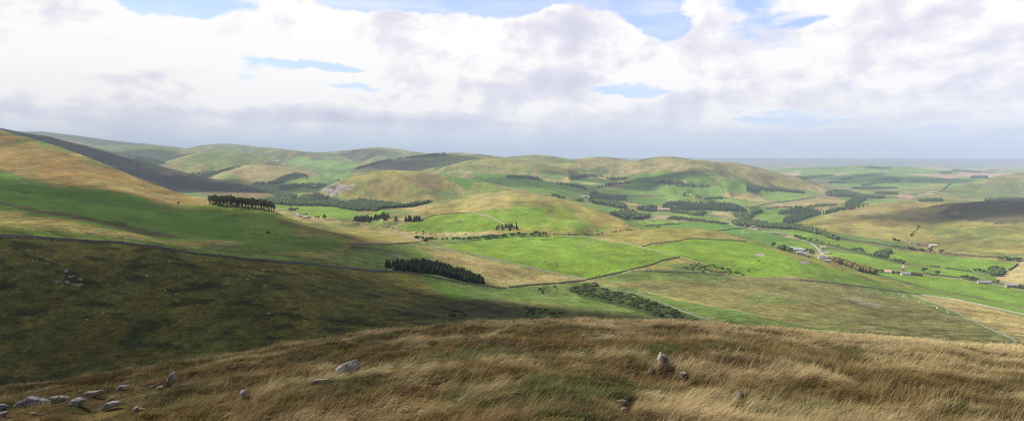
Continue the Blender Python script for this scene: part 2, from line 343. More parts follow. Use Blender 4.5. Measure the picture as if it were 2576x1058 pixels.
# colour, zoom, polygon, near limit, far limit, ragged edge (photo px), opacity
R = [
 # skyline country on the left
 ('G3','1',[(0,60),(600,130),(1300,215),(1620,240),(1480,370),(1330,420),(900,300),(0,110)],4200,12000,4,.8),
 ('T1','1',[(480,160),(800,215),(900,250),(700,230),(500,190)],4500,12000,3,.8),
 ('H1','1',[(560,150),(900,215),(1460,370),(1330,420),(1050,330),(850,250)],4200,7000,3,.85),
 ('SC','1',[(850,240),(1480,375),(1330,420),(1000,330)],4200,7000,3,.7),
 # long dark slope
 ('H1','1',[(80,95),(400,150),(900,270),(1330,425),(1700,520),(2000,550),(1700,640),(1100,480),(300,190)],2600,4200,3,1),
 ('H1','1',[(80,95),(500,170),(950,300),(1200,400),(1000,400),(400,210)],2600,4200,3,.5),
 # mid hill left
 ('T1','1',[(1330,420),(1600,330),(1900,262),(2100,275),(2351,360),(2351,400),(2000,390),(1600,500)],4300,6000,5,.55),
 ('G3','1',[(1600,330),(1950,270),(2351,340),(2340,390),(2140,390),(1640,450)],4300,6000,8,.8),
 ('O1','1',[(1330,425),(1650,340),(1660,380),(1500,440)],4300,6000,8,.4),
 ('T1','1',[(1700,520),(2150,390),(2351,400),(2351,555),(2000,540)],4000,5600,3,.9),
 ('GL','1',[(1780,515),(2150,450),(2351,520),(2351,560),(2000,545)],4000,5600,6,.5),
 ('T1','2',[(0,280),(300,300),(760,350),(640,375),(430,345),(240,440),(0,440)],3600,5600,3,.85),
 ('B1','1',[(1180,480),(1600,600),(2351,630),(2351,700),(1900,660),(1500,600)],1400,3700,4,.8),
 ('B1','2',[(0,515),(240,520),(330,560),(200,580),(0,575)],2000,3900,4,.8),
 ('T1','2',[(80,540),(300,570),(200,590),(60,570)],2000,3900,4,.6),
 ('G1','1',[(1250,500),(1600,560),(1700,600),(1500,560)],1500,3000,3,.3),
 ('GL','2',[(400,260),(560,210),(900,230),(1090,280),(960,320),(870,330),(640,300),(480,290)],4000,7500,4,.9),
 ('G2','2',[(640,290),(860,320),(960,330),(780,345),(640,330)],3500,6800,3,.6),
 ('H1','2',[(0,110),(160,150),(480,160),(700,175),(1080,270),(960,260),(560,205),(330,240),(0,180)],5500,9000,5,.55),
 ('GL','2',[(680,375),(780,345),(990,350),(900,395),(820,415),(620,395)],3000,5500,2,.9),
 ('GL','2',[(380,440),(480,400),(640,380),(780,410),(770,435),(440,445)],3000,5500,2,.9),
 ('G1','2',[(400,500),(480,485),(680,490),(560,520),(520,545)],2500,5500,2,.9),
 ('GL','2',[(130,450),(370,445),(340,480),(200,480)],2800,5500,2,.9),
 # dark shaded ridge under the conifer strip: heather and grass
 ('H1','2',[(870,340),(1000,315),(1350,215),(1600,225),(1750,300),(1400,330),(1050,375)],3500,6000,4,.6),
 ('G3','2',[(1600,270),(1750,205),(2000,200),(2120,240),(1850,310),(1750,300)],3500,6000,4,.8),
 ('T1','2',[(1180,110),(1560,150),(1620,165),(1400,180),(1000,170),(1040,140)],6800,9000,4,.5),
 # scree spur
 ('T2','2',[(690,470),(900,395),(1100,365),(1400,322),(1800,350),(2351,470),(2100,560),(1750,600),(1400,640),(900,570)],2300,3300,2,1),
 ('O1','2',[(900,430),(1200,380),(1500,470),(1700,560),(1780,590),(1400,600),(1000,580),(850,540),(1000,470)],2300,3300,8,.6),
 ('B1','2',[(1250,370),(1600,345),(1880,390),(1880,480),(1500,470),(1300,420)],2300,3300,10,.6),
 ('G3','2',[(900,470),(1240,370),(1500,390),(1480,430),(1300,440),(1150,520),(950,560)],2300,3300,14,.75),
 ('GL','2',[(1380,470),(1500,460),(1700,485),(1900,480),(1990,560),(1850,590),(1560,530)],2300,3300,8,.85),
 ('GL','2',[(1960,450),(2300,470),(2351,490),(2100,560),(1990,560)],2300,3300,6,.6),
 ('S1','2',[(665,515),(740,465),(830,430),(890,435),(1010,470),(1000,500),(870,530),(830,545),(740,540)],2300,3300,5,.95),
 ('S1','2',[(1040,455),(1090,450),(1080,468),(1040,465)],2300,3300,4,.7),
 ('D1','2',[(770,470),(860,450),(850,480),(780,500)],2300,3300,3,.8),
 ('D1','2',[(760,515),(800,515),(790,530)],2300,3300,2,.8),
 ('D1','2',[(830,518),(870,520),(850,532)],2300,3300,2,.8),
 # tan tops of the conical hills
 ('T1','3',[(640,190),(900,130),(1060,82),(1400,130),(1650,78),(1900,110),(2400,150),(2400,285),(2050,268),(1700,222),(1400,238),(1100,255),(800,205)],3400,6500,6,.72),
 ('T2','3',[(-300,60),(0,70),(200,90),(480,60),(700,110),(850,190),(760,242),(0,235),(-300,240)],3800,7000,6,.5),
 ('T3','3',[(880,190),(960,195),(1000,215),(900,215)],3400,6500,5,.7),
 ('T3','3',[(1180,180),(1300,165),(1350,190),(1200,200)],3400,6500,5,.6),
 ('T3','3',[(1620,195),(1780,192),(1800,215),(1640,215)],3400,6500,5,.6),
 ('SC','3',[(1900,180),(2300,200),(2351,270),(2100,262),(1950,230)],3400,6500,10,.45),
 ('T1','4',[(0,140),(200,170),(420,240),(600,300),(740,340),(600,345),(300,270),(0,240)],3400,6500,5,.6),
 # fields behind the knoll
 ('G2','3',[(-300,290),(0,235),(250,235),(620,310),(940,380),(925,430),(780,440),(0,305),(-100,380)],2500,4300,1.5,1),
 ('T3','3',[(520,245),(790,250),(810,290),(780,320),(600,310),(540,290)],2600,4800,2,.9),
 ('GL','3',[(520,235),(740,240),(800,265),(700,290),(540,280)],2600,4800,2,.8),
 ('GL','3',[(790,310),(1010,258),(1160,300),(1150,330),(960,360),(800,320)],2600,4800,2,1),
 ('T3','3',[(880,315),(1080,320),(1000,336),(900,330)],2600,4800,2,.8),
 ('O1','3',[(1040,262),(1110,285),(1080,305),(1000,262)],2600,4800,2,.6),
 ('GL','3',[(1030,370),(1310,318),(1440,322),(1470,430),(1280,435),(1180,420),(1050,400)],2600,4300,1.5,1),
 ('GL','3',[(1445,322),(1790,350),(1785,435),(1475,430)],2600,4300,1.5,1),
 ('G2','3',[(1480,330),(1780,352),(1780,380),(1470,370)],2600,4300,4,.6),
 ('T3','3',[(1030,365),(1300,318),(1310,330),(1050,380)],2600,4300,3,.6),
 ('GL','3',[(1790,350),(2100,345),(2160,445),(1970,440),(1790,400)],2600,4300,1.5,1),
 ('T2','3',[(1900,345),(2100,345),(2110,362),(1880,362)],2600,4300,3,.7),
 ('GL','3',[(2090,290),(2351,280),(2351,480),(2170,450)],2600,4300,1.5,1),
 ('T3','3',[(2150,405),(2351,395),(2351,475),(2170,445)],2600,4300,1.5,.8),
 ('G2','3',[(1290,435),(1780,435),(1960,440),(1620,480),(1590,515),(1300,480)],2400,4000,1.5,1),
 ('GL','3',[(1640,470),(1980,440),(2351,470),(2351,525),(2100,480),(1700,480)],2400,4000,2,1),
 ('T2','3',[(1880,455),(1980,450),(1970,470),(1900,468)],2400,4000,3,.8),
 ('G2','3',[(1310,320),(1400,240),(1600,220),(1800,225),(2050,270),(2090,330),(1900,330),(1640,290),(1500,300)],2900,4300,2,.9),
 ('G1','3',[(0,305),(300,380),(280,385),(0,410)],2300,3600,3,.6),
 ('GL','3',[(790,475),(1240,545),(1290,575),(1230,560),(1060,570),(1000,540),(780,480)],1900,3600,1.5,1),
 ('T2','3',[(1230,485),(1430,510),(1440,545),(1290,540)],1900,3600,3,1),
 ('GL','3',[(1280,560),(1560,570),(1900,600),(2200,650),(2180,665),(1900,640),(1600,610)],1900,3600,2,.9),
 ('G1','3',[(1280,635),(1700,640),(1750,675),(1450,695),(1500,740),(1380,690)],1400,2900,1.5,.95),
 ('G2','3',[(1450,700),(1760,680),(1740,650),(2100,660),(2351,700),(2080,740),(1870,715),(1580,735)],1300,2700,1.5,1),
 ('G3','3',[(2090,745),(2351,722),(2351,815),(2200,780)],1300,2700,1.5,1),
 ('P1','3',[(1510,605),(1560,595),(1690,605),(1720,635),(1540,620)],1800,2700,2,.8),
 ('P1','3',[(1380,628),(1500,625),(1800,640),(2150,680),(2000,670),(1600,640)],1800,2700,1,.7),
 ('T3','3',[(2050,570),(2230,572),(2220,600),(2060,600)],2000,3400,3,.8),
 # valley behind, centre-right
 ('GL','4',[(110,345),(500,350),(640,375),(560,410),(250,440),(140,400)],2500,4200,1.5,1),
 ('T3','4',[(0,360),(105,365),(170,430),(240,440),(0,480)],2500,4200,2,.9),
 ('G2','4',[(0,430),(240,445),(110,475),(0,480)],2500,4200,2,.6),
 ('T1','4',[(120,495),(250,460),(640,385),(860,415),(800,470),(640,500),(420,490),(200,510)],2300,4200,3,.95),
 ('G2','4',[(730,380),(870,395),(850,435),(740,400)],2500,4300,2,.9),
 ('G2','4',[(100,500),(380,495),(300,560),(40,555)],1900,3400,3,.9),
 ('GL','4',[(40,560),(320,540),(300,615),(400,630),(200,620),(60,590)],1800,3200,2,1),
 ('T2','4',[(0,260),(300,300),(520,350),(680,372),(740,340),(560,300),(300,230),(100,230)],3000,4500,3,.9),
 ('T3','4',[(330,310),(560,300),(740,340),(660,372),(540,355)],3000,4500,4,.5),
 ('D1','4',[(100,200),(300,240),(400,250),(280,290),(100,240)],3000,4500,8,.45),
 # rolling farmland far right
 ('GL','4',[(200,170),(800,170),(1100,135),(1700,150),(2340,190),(1700,320),(1300,420),(700,300),(400,240)],4300,12000,2,.9),
 ('G1','4',[(380,230),(740,210),(780,240),(560,250)],4300,12000,2,.8),
 ('P1','4',[(270,195),(480,188),(440,215),(330,220)],4300,12000,1.5,.9),
 ('P1','4',[(520,250),(680,262),(690,282),(560,270)],4300,12000,1.5,.8),
 ('P1','4',[(700,215),(1000,190),(900,205),(760,222)],4300,12000,1.5,.8),
 ('G1','4',[(830,270),(920,235),(1110,240),(1060,265),(860,285)],4300,12000,1.5,.9),
 ('D1','4',[(770,255),(960,205),(1150,195),(1140,225),(900,225),(800,262)],4300,12000,2,.8),
 ('D1','4',[(960,155),(1040,142),(1220,150),(1200,165)],4300,12000,2,.8),
 ('P1','4',[(1470,157),(1580,150),(1750,165),(1700,178)],4300,14000,1.5,.9),
 ('P1','4',[(1320,200),(1600,207),(1850,190),(2200,200),(2100,215),(1780,235),(1660,250),(1640,235),(1340,210)],4300,14000,1.5,.95),
 ('GL','4',[(1380,190),(1480,170),(1720,175),(1850,190),(1750,215),(1500,205)],4300,14000,1.5,.9),
 ('P1','4',[(1900,190),(2250,200),(2200,215),(2000,215)],4300,14000,1.5,.9),
 ('P1','4',[(0,140),(200,152),(700,150),(500,158),(100,150)],9000,30000,1,.7),
 ('G1','4',[(1180,290),(1400,262),(1700,260),(1600,290),(1400,320)],4000,9000,2,.8),
 ('T2','4',[(1390,340),(1560,285),(1740,275),(1660,320),(1440,345)],3500,9000,2,.9),
 ('GL','4',[(1690,330),(1740,280),(2050,260),(1900,300),(1760,330)],3500,9000,2,.9),
 ('T3','4',[(1430,390),(1560,350),(1640,345),(1520,392)],3500,7000,2,.8),
 ('P1','4',[(1260,395),(1420,390),(1430,410),(1280,412)],3300,6000,2,.9),
 ('T2','4',[(870,345),(1060,345),(1050,362),(900,372)],3500,6500,2,.9),
 ('T2','4',[(1300,350),(1400,345),(1380,365),(1280,368)],3500,6500,2,.8),
 ('GL','4',[(900,450),(1200,415),(1290,430),(1240,445),(1060,460)],2500,4500,2,.9),
 # right moor hills
 ('T1','4',[(1430,400),(1800,290),(2100,215),(2500,120),(2700,160),(2700,440),(1800,440)],3200,5000,4,.55),
 ('G3','4',[(1700,330),(2100,250),(2340,260),(2340,400),(1800,430)],3200,5000,10,.7),
 ('H1','4',[(1390,410),(1800,330),(1900,300),(1500,370)],3200,5000,8,.6),
 ('T2','4',[(700,540),(880,470),(1200,440),(1700,440),(2340,440),(2700,500),(2700,920),(2340,900),(1700,860),(1100,760),(640,690),(400,620)],1350,2600,2,1),
 ('T1','4',[(760,520),(1200,445),(1640,450),(1560,500),(1300,570),(900,540)],1350,2600,6,.75),
 ('O1','4',[(560,560),(1200,570),(1400,620),(1440,680),(1200,740),(900,720),(500,630)],1350,2600,20,.35),
 ('G3','4',[(1560,640),(1900,640),(2300,700),(2340,800),(1900,780),(1500,700)],1350,2600,16,.5),
 ('H1','4',[(1640,460),(1800,442),(2340,440),(2700,430),(2700,600),(2340,640),(1900,620),(1640,560)],1350,2600,12,.85),
 ('B1','4',[(1330,560),(1650,520),(1700,600),(1500,640),(1380,600)],1350,2600,14,.35),
 ('T3','4',[(2020,500),(2200,480),(2210,500),(2050,520)],1350,2600,5,.4),
 # valley fields on the right
 ('G1','4',[(200,670),(420,680),(660,700),(800,760),(1100,800),(1300,860),(1030,880),(700,820),(600,810),(400,740)],1150,2300,1.5,1),
 ('G3','4',[(640,690),(800,710),(1200,770),(1330,800),(1250,830),(900,790),(700,740)],1150,2300,3,.9),
 ('B1','4',[(780,755),(1200,820),(1700,880),(2130,910),(2130,925),(1660,895),(1200,838),(780,770)],1100,2300,2,.6),
 ('G1','4',[(1190,840),(1660,890),(2150,940),(2300,965),(2220,1020),(1900,1030),(1560,985),(1200,920)],1100,2300,1.5,1),
 ('G1','4',[(600,820),(760,860),(1050,900),(1320,970),(1310,1010),(1080,1005),(950,960),(700,900),(620,850)],1050,2300,1.5,1),
 ('G1','4',[(1335,975),(1560,990),(1900,1035),(2140,1090),(1700,1080),(1330,1040)],1050,2300,1.5,1),
 ('G2','4',[(0,665),(100,690),(330,740),(540,790),(570,835),(400,800),(170,800),(0,775)],1150,2400,1.5,1),
 ('G1','4',[(170,800),(350,770),(540,800),(580,840),(380,830),(230,820)],1150,2400,1.5,1),
 ('T3','8',[(1360,285),(1514,180),(1700,190),(1700,330),(1440,310)],900,2000,2,.9),
 ('G1','8',[(720,250),(960,265),(1200,290),(1514,345),(1900,400),(1900,560),(1514,440),(1200,370),(900,310)],800,1500,1.5,1),
 # knoll
 ('T2','3',[(-560,560),(-400,520),(0,390),(150,380),(350,385),(700,440),(1000,540),(1240,640),(1470,730),(1000,775),(600,780),(0,770),(-700,760)],1250,1950,3,1),
 ('T1','2',[(1260,715),(1500,690),(1750,600),(1990,560),(2351,500),(2351,680),(2040,697),(1640,740),(1590,770),(1450,760)],1300,2000,4,.6),
 ('T1','3',[(0,400),(300,385),(600,430),(700,500),(540,510),(200,540),(0,560)],1300,2000,12,.5),
 ('O1','3',[(870,590),(1080,590),(1250,640),(1440,715),(1300,725),(1060,680),(900,640)],1300,2000,14,.7),
 ('O1','3',[(340,368),(400,370),(470,400),(350,388)],1300,3000,3,.6),
 ('G1','3',[(0,590),(200,545),(540,515),(760,520),(850,600),(900,660),(1080,690),(1200,730),(850,770),(500,745),(330,690),(220,685),(0,600)],1250,2000,10,.8),
 ('O1','3',[(540,560),(620,540),(860,600),(830,640),(640,620)],1250,2000,14,.35),
 ('G1','2',[(1390,835),(1450,800),(1700,722),(2040,700),(2330,800),(2250,850),(1900,875),(1500,860)],1200,2000,1.5,1),
 ('G1','2',[(2050,698),(2351,680),(2700,640),(2700,820),(2351,800)],1200,2000,3,.9),
 ('T3','2',[(1260,735),(1440,755),(1450,790),(1390,840),(1500,865),(1900,880),(2250,860),(2351,870),(2351,880),(1800,905),(1540,900),(1300,800),(900,770)],1150,2000,3,.85),
 # upper valley floor
 ('G1','2',[(300,625),(500,640),(800,640),(1000,680),(1270,690),(1240,720),(1000,750),(780,742),(640,735),(520,690),(350,665)],1600,2800,1.5,1),
 ('T1','2',[(290,640),(340,670),(640,740),(900,760),(1000,800),(800,790),(560,760),(400,725)],1200,2400,4,.8),
 ('T1','2',[(800,760),(1400,840),(1620,930),(1560,960),(1300,890),(1000,810)],900,2000,5,.75),
 ('G2','2',[(1060,770),(1400,785),(1390,820),(1200,800)],1200,2000,3,.7),
 ('B1','2',[(830,765),(1050,780),(1050,800),(900,790)],1200,2000,3,.6),
 # left hill and lower slopes
 ('O1','1',[(-1200,-500),(0,70),(250,185),(560,295),(900,395),(1200,495),(1500,595),(1800,715),(1840,745),(1500,730),(1200,665),(900,625),(600,595),(300,525),(0,450),(-1200,300)],700,1500,10,1),
 ('T1','1',[(0,380),(400,480),(700,540),(1000,540),(1300,600),(1600,680),(1500,700),(900,620),(400,530),(0,450)],700,1500,14,.55),
 ('G3','1',[(0,120),(200,200),(300,260),(200,280),(0,200)],700,1500,14,.4),
 ('G2','1',[(-1200,320),(0,450),(300,520),(600,590),(900,620),(1250,680),(1600,740),(1840,745),(2000,790),(2351,860),(2600,900),(2600,1100),(1900,1058),(1600,1020),(1000,930),(500,825),(0,735),(-1200,560)],500,1300,8,1),
 ('S1','1',[(0,500),(400,560),(700,600),(650,610),(200,560),(0,520)],500,1300,10,.22),
 ('O1','1',[(1260,690),(1700,720),(1850,760),(2351,880),(2000,850),(1700,770),(1500,800)],500,1300,10,.5),
 ('G1','1',[(1740,750),(2351,790),(2700,840),(2700,920),(2351,870),(1950,800)],700,1200,5,.8),
 ('D1','1',[(60,590),(200,610),(330,640),(240,650),(100,620)],500,1200,8,.6),
 ('D1','1',[(500,640),(700,670),(640,690),(480,660)],500,1200,8,.5),
 ('T2','1',[(-1200,560),(0,740),(500,830),(1000,935),(1500,1015),(1900,1060),(1700,1200),(800,1200),(0,1058),(-1200,900)],440,760,6,1),
 ('G2','1',[(-1200,560),(0,740),(500,830),(1000,935),(1500,1015),(1900,1060),(1500,1060),(900,960),(300,840),(0,790),(-1200,620)],440,760,8,.9),
 ('G2','5',[(0,10),(300,20),(700,60),(1100,130),(1400,170),(1400,190),(1000,160),(500,90),(0,50)],380,600,6,.7),
 ('T1','1',[(0,800),(500,900),(1000,970),(1300,1030),(1300,1080),(900,1010),(400,940),(0,870)],440,760,14,.7),
 ('H1','1',[(-1200,540),(0,715),(300,780),(520,810),(900,885),(1100,920),(1500,1000),(1700,1035),(1500,1040),(1000,950),(500,845),(0,745),(-1200,575)],440,900,4,.85),
 ('D1','1',[(900,885),(1100,905),(1150,935),(1000,935)],440,900,4,.8),
 ('T2','2',[(0,690),(300,640),(560,760),(1000,800),(1500,940),(1600,960),(1400,965),(1000,970),(700,1200),(0,1100)],520,1500,8,.8),
 ('G2','2',[(0,660),(280,690),(500,800),(500,900),(900,930),(1000,970),(700,1058),(0,1058)],520,1200,12,.85),
 ('RB','2',[(330,760),(700,800),(1050,900),(1100,960),(900,930),(600,870),(400,820)],560,1500,12,.7),
 ('T1','2',[(1010,960),(1200,930),(1500,950),(1350,980),(1100,1000)],560,1300,8,.6),
 ('RB','2',[(1060,975),(1350,975),(1300,1030),(1150,1010)],560,1300,8,.6),
 ('G3','6',[(570,160),(840,150),(980,170),(1100,250),(900,230),(700,190),(800,280),(520,285),(300,260),(480,210)],450,1100,6,.8),
 ('T1','6',[(870,170),(1000,165),(1362,260),(1362,380),(1260,360),(1100,290),(960,240)],540,1100,8,.75),
 ('G2','6',[(870,195),(960,190),(1000,230),(920,240)],540,1100,8,.6),
 ('OL','5',[(-600,20),(0,55),(400,70),(700,100),(1000,150),(1455,190),(1455,700),(0,1100),(-600,1100)],200,560,2,1),
 ('OL','6',[(0,240),(300,265),(500,292),(720,295),(900,305),(1100,440),(1180,540),(600,900),(0,900)],200,600,2,1),
 ('G3','6',[(900,305),(1260,360),(1362,380),(1362,560),(1100,560),(1060,430)],300,760,5,.85),
 ('T1','6',[(960,310),(1100,360),(1250,400),(1362,400),(1300,440),(1150,390)],300,760,5,.7),
 ('G2','6',[(960,330),(1150,400),(1180,500),(1100,450)],300,760,6,.8),
 ('RB','5',[(200,360),(420,350),(420,410),(230,420)],240,500,14,.5),
 ('RB','5',[(60,220),(300,230),(280,270),(60,260)],240,500,14,.35),
 # centre: sheep field, far pasture, brown field
 ('G1','6',[(985,160),(1362,130),(1362,255),(1200,215)],700,1400,1.5,1),
 ('G1','7',[(-240,160),(0,128),(300,115),(520,112),(700,150),(1000,215),(960,235),(760,290),(545,335),(0,222),(-120,195)],700,1400,1.5,1),
 ('T1','7',[(-240,165),(0,225),(400,310),(540,335),(500,345),(100,372),(-80,360),(-240,250)],620,1100,6,.7),
 ('G3','7',[(-100,372),(100,372),(500,348),(560,345),(900,460),(1180,545),(1100,600),(-200,600)],300,800,4,.9),
 ('H1','7',[(-400,480),(-100,440),(100,430),(300,470),(250,530),(-100,540),(-400,540)],280,560,14,.7),
 ('RB','7',[(0,430),(300,450),(700,500),(1000,540),(600,545),(200,500)],280,560,14,.5),
 ('D1','7',[(440,380),(560,350),(700,390),(900,450),(1150,545),(950,545),(700,470),(520,430)],380,800,5,.85),
 ('T2','7',[(560,110),(700,75),(900,70),(1250,80),(1362,130),(1100,128),(840,170),(700,145)],1000,1500,2,1),
 ('G1','7',[(840,175),(1100,130),(1362,140),(1362,325),(1100,245),(1000,215)],700,1500,1.5,1),
 ('G1','8',[(0,80),(80,95),(300,160),(600,240),(900,320),(1514,445),(1900,510),(1900,560),(1514,480),(860,350),(500,310),(0,278)],640,1400,1.5,1),
 ('T2','8',[(60,90),(300,160),(600,240),(900,320),(1200,385),(900,345),(500,240),(250,170)],700,1400,5,.7),
 ('G3','8',[(500,250),(860,340),(1200,400),(860,350),(500,308),(300,290)],700,1400,5,.4),
 ('T2','7',[(760,292),(960,240),(1000,222),(1100,245),(1362,330),(1100,300)],650,1100,3,.9),
 ('G3','7',[(900,260),(1100,250),(1200,290),(1362,330),(1000,290)],650,1100,6,.8),
 ('RB','7',[(560,338),(760,300),(1362,330),(1362,500),(1100,450),(850,400)],380,860,6,1),
 ('G3','7',[(560,342),(850,405),(1362,508),(1362,600),(1190,552),(900,460)],300,780,3,1),
 ('G3','7',[(590,330),(760,300),(1100,310),(1362,335),(1200,350),(900,340),(700,360)],500,860,8,.7),
 ('RB','8',[(-100,285),(400,290),(860,360),(1100,440),(1300,540),(1480,640),(900,600),(300,545),(0,470)],300,860,4,1),
 ('G3','8',[(0,360),(250,390),(300,430),(0,420)],400,860,10,.5),
 ('G3','8',[(420,310),(860,350),(1100,430),(1250,510),(1080,480),(900,400),(600,340)],400,860,8,.7),
 ('S1','8',[(540,380),(650,400),(760,440),(700,450),(580,410)],400,860,12,.3),
 ('G3','8',[(0,475),(350,545),(0,545)],300,700,3,.8),
 ('T1','8',[(880,365),(1200,410),(1514,490),(1900,560),(1900,760),(1514,640),(1300,540),(1100,450)],400,860,3,1),
 ('G3','8',[(1100,440),(1300,530),(1514,640),(1480,645),(1280,550)],350,860,3,.8),
 ('GL','8',[(900,330),(1514,455),(1900,520),(1900,545),(1514,475),(1000,360)],640,1400,3,.5),
 ('S1','8',[(42,150),(70,143),(100,150),(95,158),(60,160)],640,1400,.5,1),
 ('S1','8',[(286,184),(310,182),(345,193),(335,202),(300,196)],640,1400,.5,1),
 ('S1','3',[(1850,757),(1870,755),(1870,762),(1852,763)],900,1500,.5,.8),
]
def tune(c):
    return np.array(CL[c])
def paint():
    X, D, Z = GX, GD, GZ; nr, nc = X.shape
    # base: moor grass with greener damp patches and brown bracken
    n = fbm(X / 160, D / 240, 5, 31) ; n2 = fbm(X / 60 + 5, D / 90, 4, 57)
    T1, G3, RBc, T3, GL = map(tune, ('T1', 'G3', 'RB', 'T3', 'GL'))
    a = sst(n, -.12, .25)[..., None]; b = sst(n2, .02, .35)[..., None] * .5
    A = G3 * (1 - a) + T1 * a; A = A * (1 - b) + RBc * b
    # hills keep tan tops and greener flanks
    # the plain: patchwork of fields
    px = CX + X / D * F
    cell = _hash(np.floor(X / 420 + .3 * np.floor(D / 700)), np.floor(D / 700), 5)
    pal = np.array([GL, tune('G2'), T3, tune('G1'), T1, tune('P1'), tune('G3')])
    Fd = pal[(cell * 6.99).astype(int)]
    kf = (sst(D, 5600, 6200) * (Z < -150) * .8)[..., None]; A = A * (1 - kf) + Fd * kf
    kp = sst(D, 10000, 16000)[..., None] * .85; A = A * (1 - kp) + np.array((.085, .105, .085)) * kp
    # wander of every outline, in world space
    wx = fbm(X / D * 30 * 1.0, np.log(D) * 30, 4, 71); wy = fbm(X / D * 30 + 31, np.log(D) * 30, 4, 73)
    LDm = np.log(D)
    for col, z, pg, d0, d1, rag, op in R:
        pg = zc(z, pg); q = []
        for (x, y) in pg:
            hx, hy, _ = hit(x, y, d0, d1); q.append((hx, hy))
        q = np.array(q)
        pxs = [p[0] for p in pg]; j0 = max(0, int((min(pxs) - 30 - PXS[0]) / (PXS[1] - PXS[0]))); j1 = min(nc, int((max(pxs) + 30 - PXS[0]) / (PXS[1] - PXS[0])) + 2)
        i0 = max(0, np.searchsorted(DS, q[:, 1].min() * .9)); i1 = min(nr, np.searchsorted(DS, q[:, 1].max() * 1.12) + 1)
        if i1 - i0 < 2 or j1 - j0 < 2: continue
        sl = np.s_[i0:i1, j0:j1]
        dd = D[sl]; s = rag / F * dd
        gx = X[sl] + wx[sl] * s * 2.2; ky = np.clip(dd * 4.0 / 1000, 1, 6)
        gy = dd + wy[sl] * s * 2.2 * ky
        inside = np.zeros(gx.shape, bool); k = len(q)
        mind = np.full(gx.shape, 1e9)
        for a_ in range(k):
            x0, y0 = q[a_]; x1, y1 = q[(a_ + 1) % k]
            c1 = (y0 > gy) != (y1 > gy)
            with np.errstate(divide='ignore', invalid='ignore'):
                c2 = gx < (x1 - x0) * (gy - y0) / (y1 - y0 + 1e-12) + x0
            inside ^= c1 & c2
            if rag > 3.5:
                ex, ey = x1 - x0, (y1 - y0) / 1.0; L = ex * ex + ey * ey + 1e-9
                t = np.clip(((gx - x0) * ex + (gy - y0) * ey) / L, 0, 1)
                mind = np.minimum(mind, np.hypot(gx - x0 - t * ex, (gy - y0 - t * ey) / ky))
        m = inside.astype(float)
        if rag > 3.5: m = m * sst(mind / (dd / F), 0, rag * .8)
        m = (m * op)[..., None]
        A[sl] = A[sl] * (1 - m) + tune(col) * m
    return A
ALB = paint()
def fine_albedo():
    """mottling every surface has: tussocks, damp, worn and mown streaks, at several real sizes"""
    X, D = GX, GD
    A = ALB
    g = (A[..., 1] / (A[..., 0] + 1e-6)); tame = sst(g, 1.3, 2.0)          # fields are more even than moor
    v = fbm(X / 9, D / 9, 2, 81) * sst(D, 1500, 500) + fbm(X / 35, D / 50, 4, 83) + fbm(X / 150, D / 200, 3, 85)
    A = A * np.clip(1 + v * (.56 - .24 * tame), .4, 1.9)[..., None]
    A = A * (1 + tame * (.20 * fbm((X + .35 * D) / 3.2, (D - .3 * X) / 95, 3, 87) * sst(D, 2600, 1400) + .10 * fbm(X / 14, D / 20, 3, 89)))[..., None]
    h = fbm(X / 45 + 3, D / 110, 4, 91)
    sh = np.clip(h * (1.1 - .85 * tame), -.5, .6)[..., None]
    A = A * (1 + sh * np.array([.18, .03, -.08]))
    # dark rushy patches on the shaded near hillside and hollows
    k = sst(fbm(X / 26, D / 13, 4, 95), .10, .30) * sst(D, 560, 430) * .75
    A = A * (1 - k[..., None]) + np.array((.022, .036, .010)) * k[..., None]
    return np.clip(A, .004, .8), tame
ALB, TAME = fine_albedo()
# ------------------------------------------------------------------ object helpers
def tag(o, label=None, cat=None, group=None, kind=None):
    if label: o['label'] = label
    if cat: o['category'] = cat
    if group: o['group'] = group
    if kind: o['kind'] = kind
    return o
def grid_mesh(name, V, nr, nc):
    me = bpy.data.meshes.new(name); n = nr * nc
    me.vertices.add(n); me.vertices.foreach_set('co', np.ascontiguousarray(V.reshape(-1), dtype=np.float32))
    i = np.arange(nr - 1)[:, None] * nc + np.arange(nc - 1)[None]
    q = np.stack([i, i + 1, i + nc + 1, i + nc], -1).reshape(-1, 4)
    me.loops.add(q.size); me.polygons.add(len(q))
    me.loops.foreach_set('vertex_index', q.reshape(-1).astype(np.int32))
    me.polygons.foreach_set('loop_start', np.arange(0, q.size, 4, dtype=np.int32))
    me.update(calc_edges=True); me.polygons.foreach_set('use_smooth', np.ones(len(q), bool))
    return me
def mesh_np(name, V, faces, mats=None, smooth=False):
    """V (n,3), faces (m,k) all of the same size, or list"""
    me = bpy.data.meshes.new(name)
    if isinstance(faces, np.ndarray):
        me.vertices.add(len(V)); me.vertices.foreach_set('co', np.ascontiguousarray(V, dtype=np.float32).reshape(-1))
        k = faces.shape[1]; me.loops.add(faces.size); me.polygons.add(len(faces))
        me.loops.foreach_set('vertex_index', faces.reshape(-1).astype(np.int32))
        me.polygons.foreach_set('loop_start', np.arange(0, faces.size, k, dtype=np.int32)); me.update(calc_edges=True)
    else:
        me.from_pydata([tuple(v) for v in V], [], faces)
    if smooth: me.polygons.foreach_set('use_smooth', np.ones(len(me.polygons), bool))
    return me
def add_col(me, A, name='alb', alpha=None):
    at = me.color_attributes.new(name, 'FLOAT_COLOR', 'POINT'); A = np.asarray(A, np.float32).reshape(-1, 3)
    at.data.foreach_set('color', np.c_[A, (np.ones(len(A)) if alpha is None else alpha.reshape(-1)).astype(np.float32)].reshape(-1))
def obj(name, me, mat=None, parent=None, loc=None):
    o = bpy.data.objects.new(name, me); COL.objects.link(o)
    if mat is not None:
        for m in (mat if isinstance(mat, (list, tuple)) else [mat]): me.materials.append(m)
    if parent is not None: o.parent = parent
    if loc is not None: o.location = loc
    return o
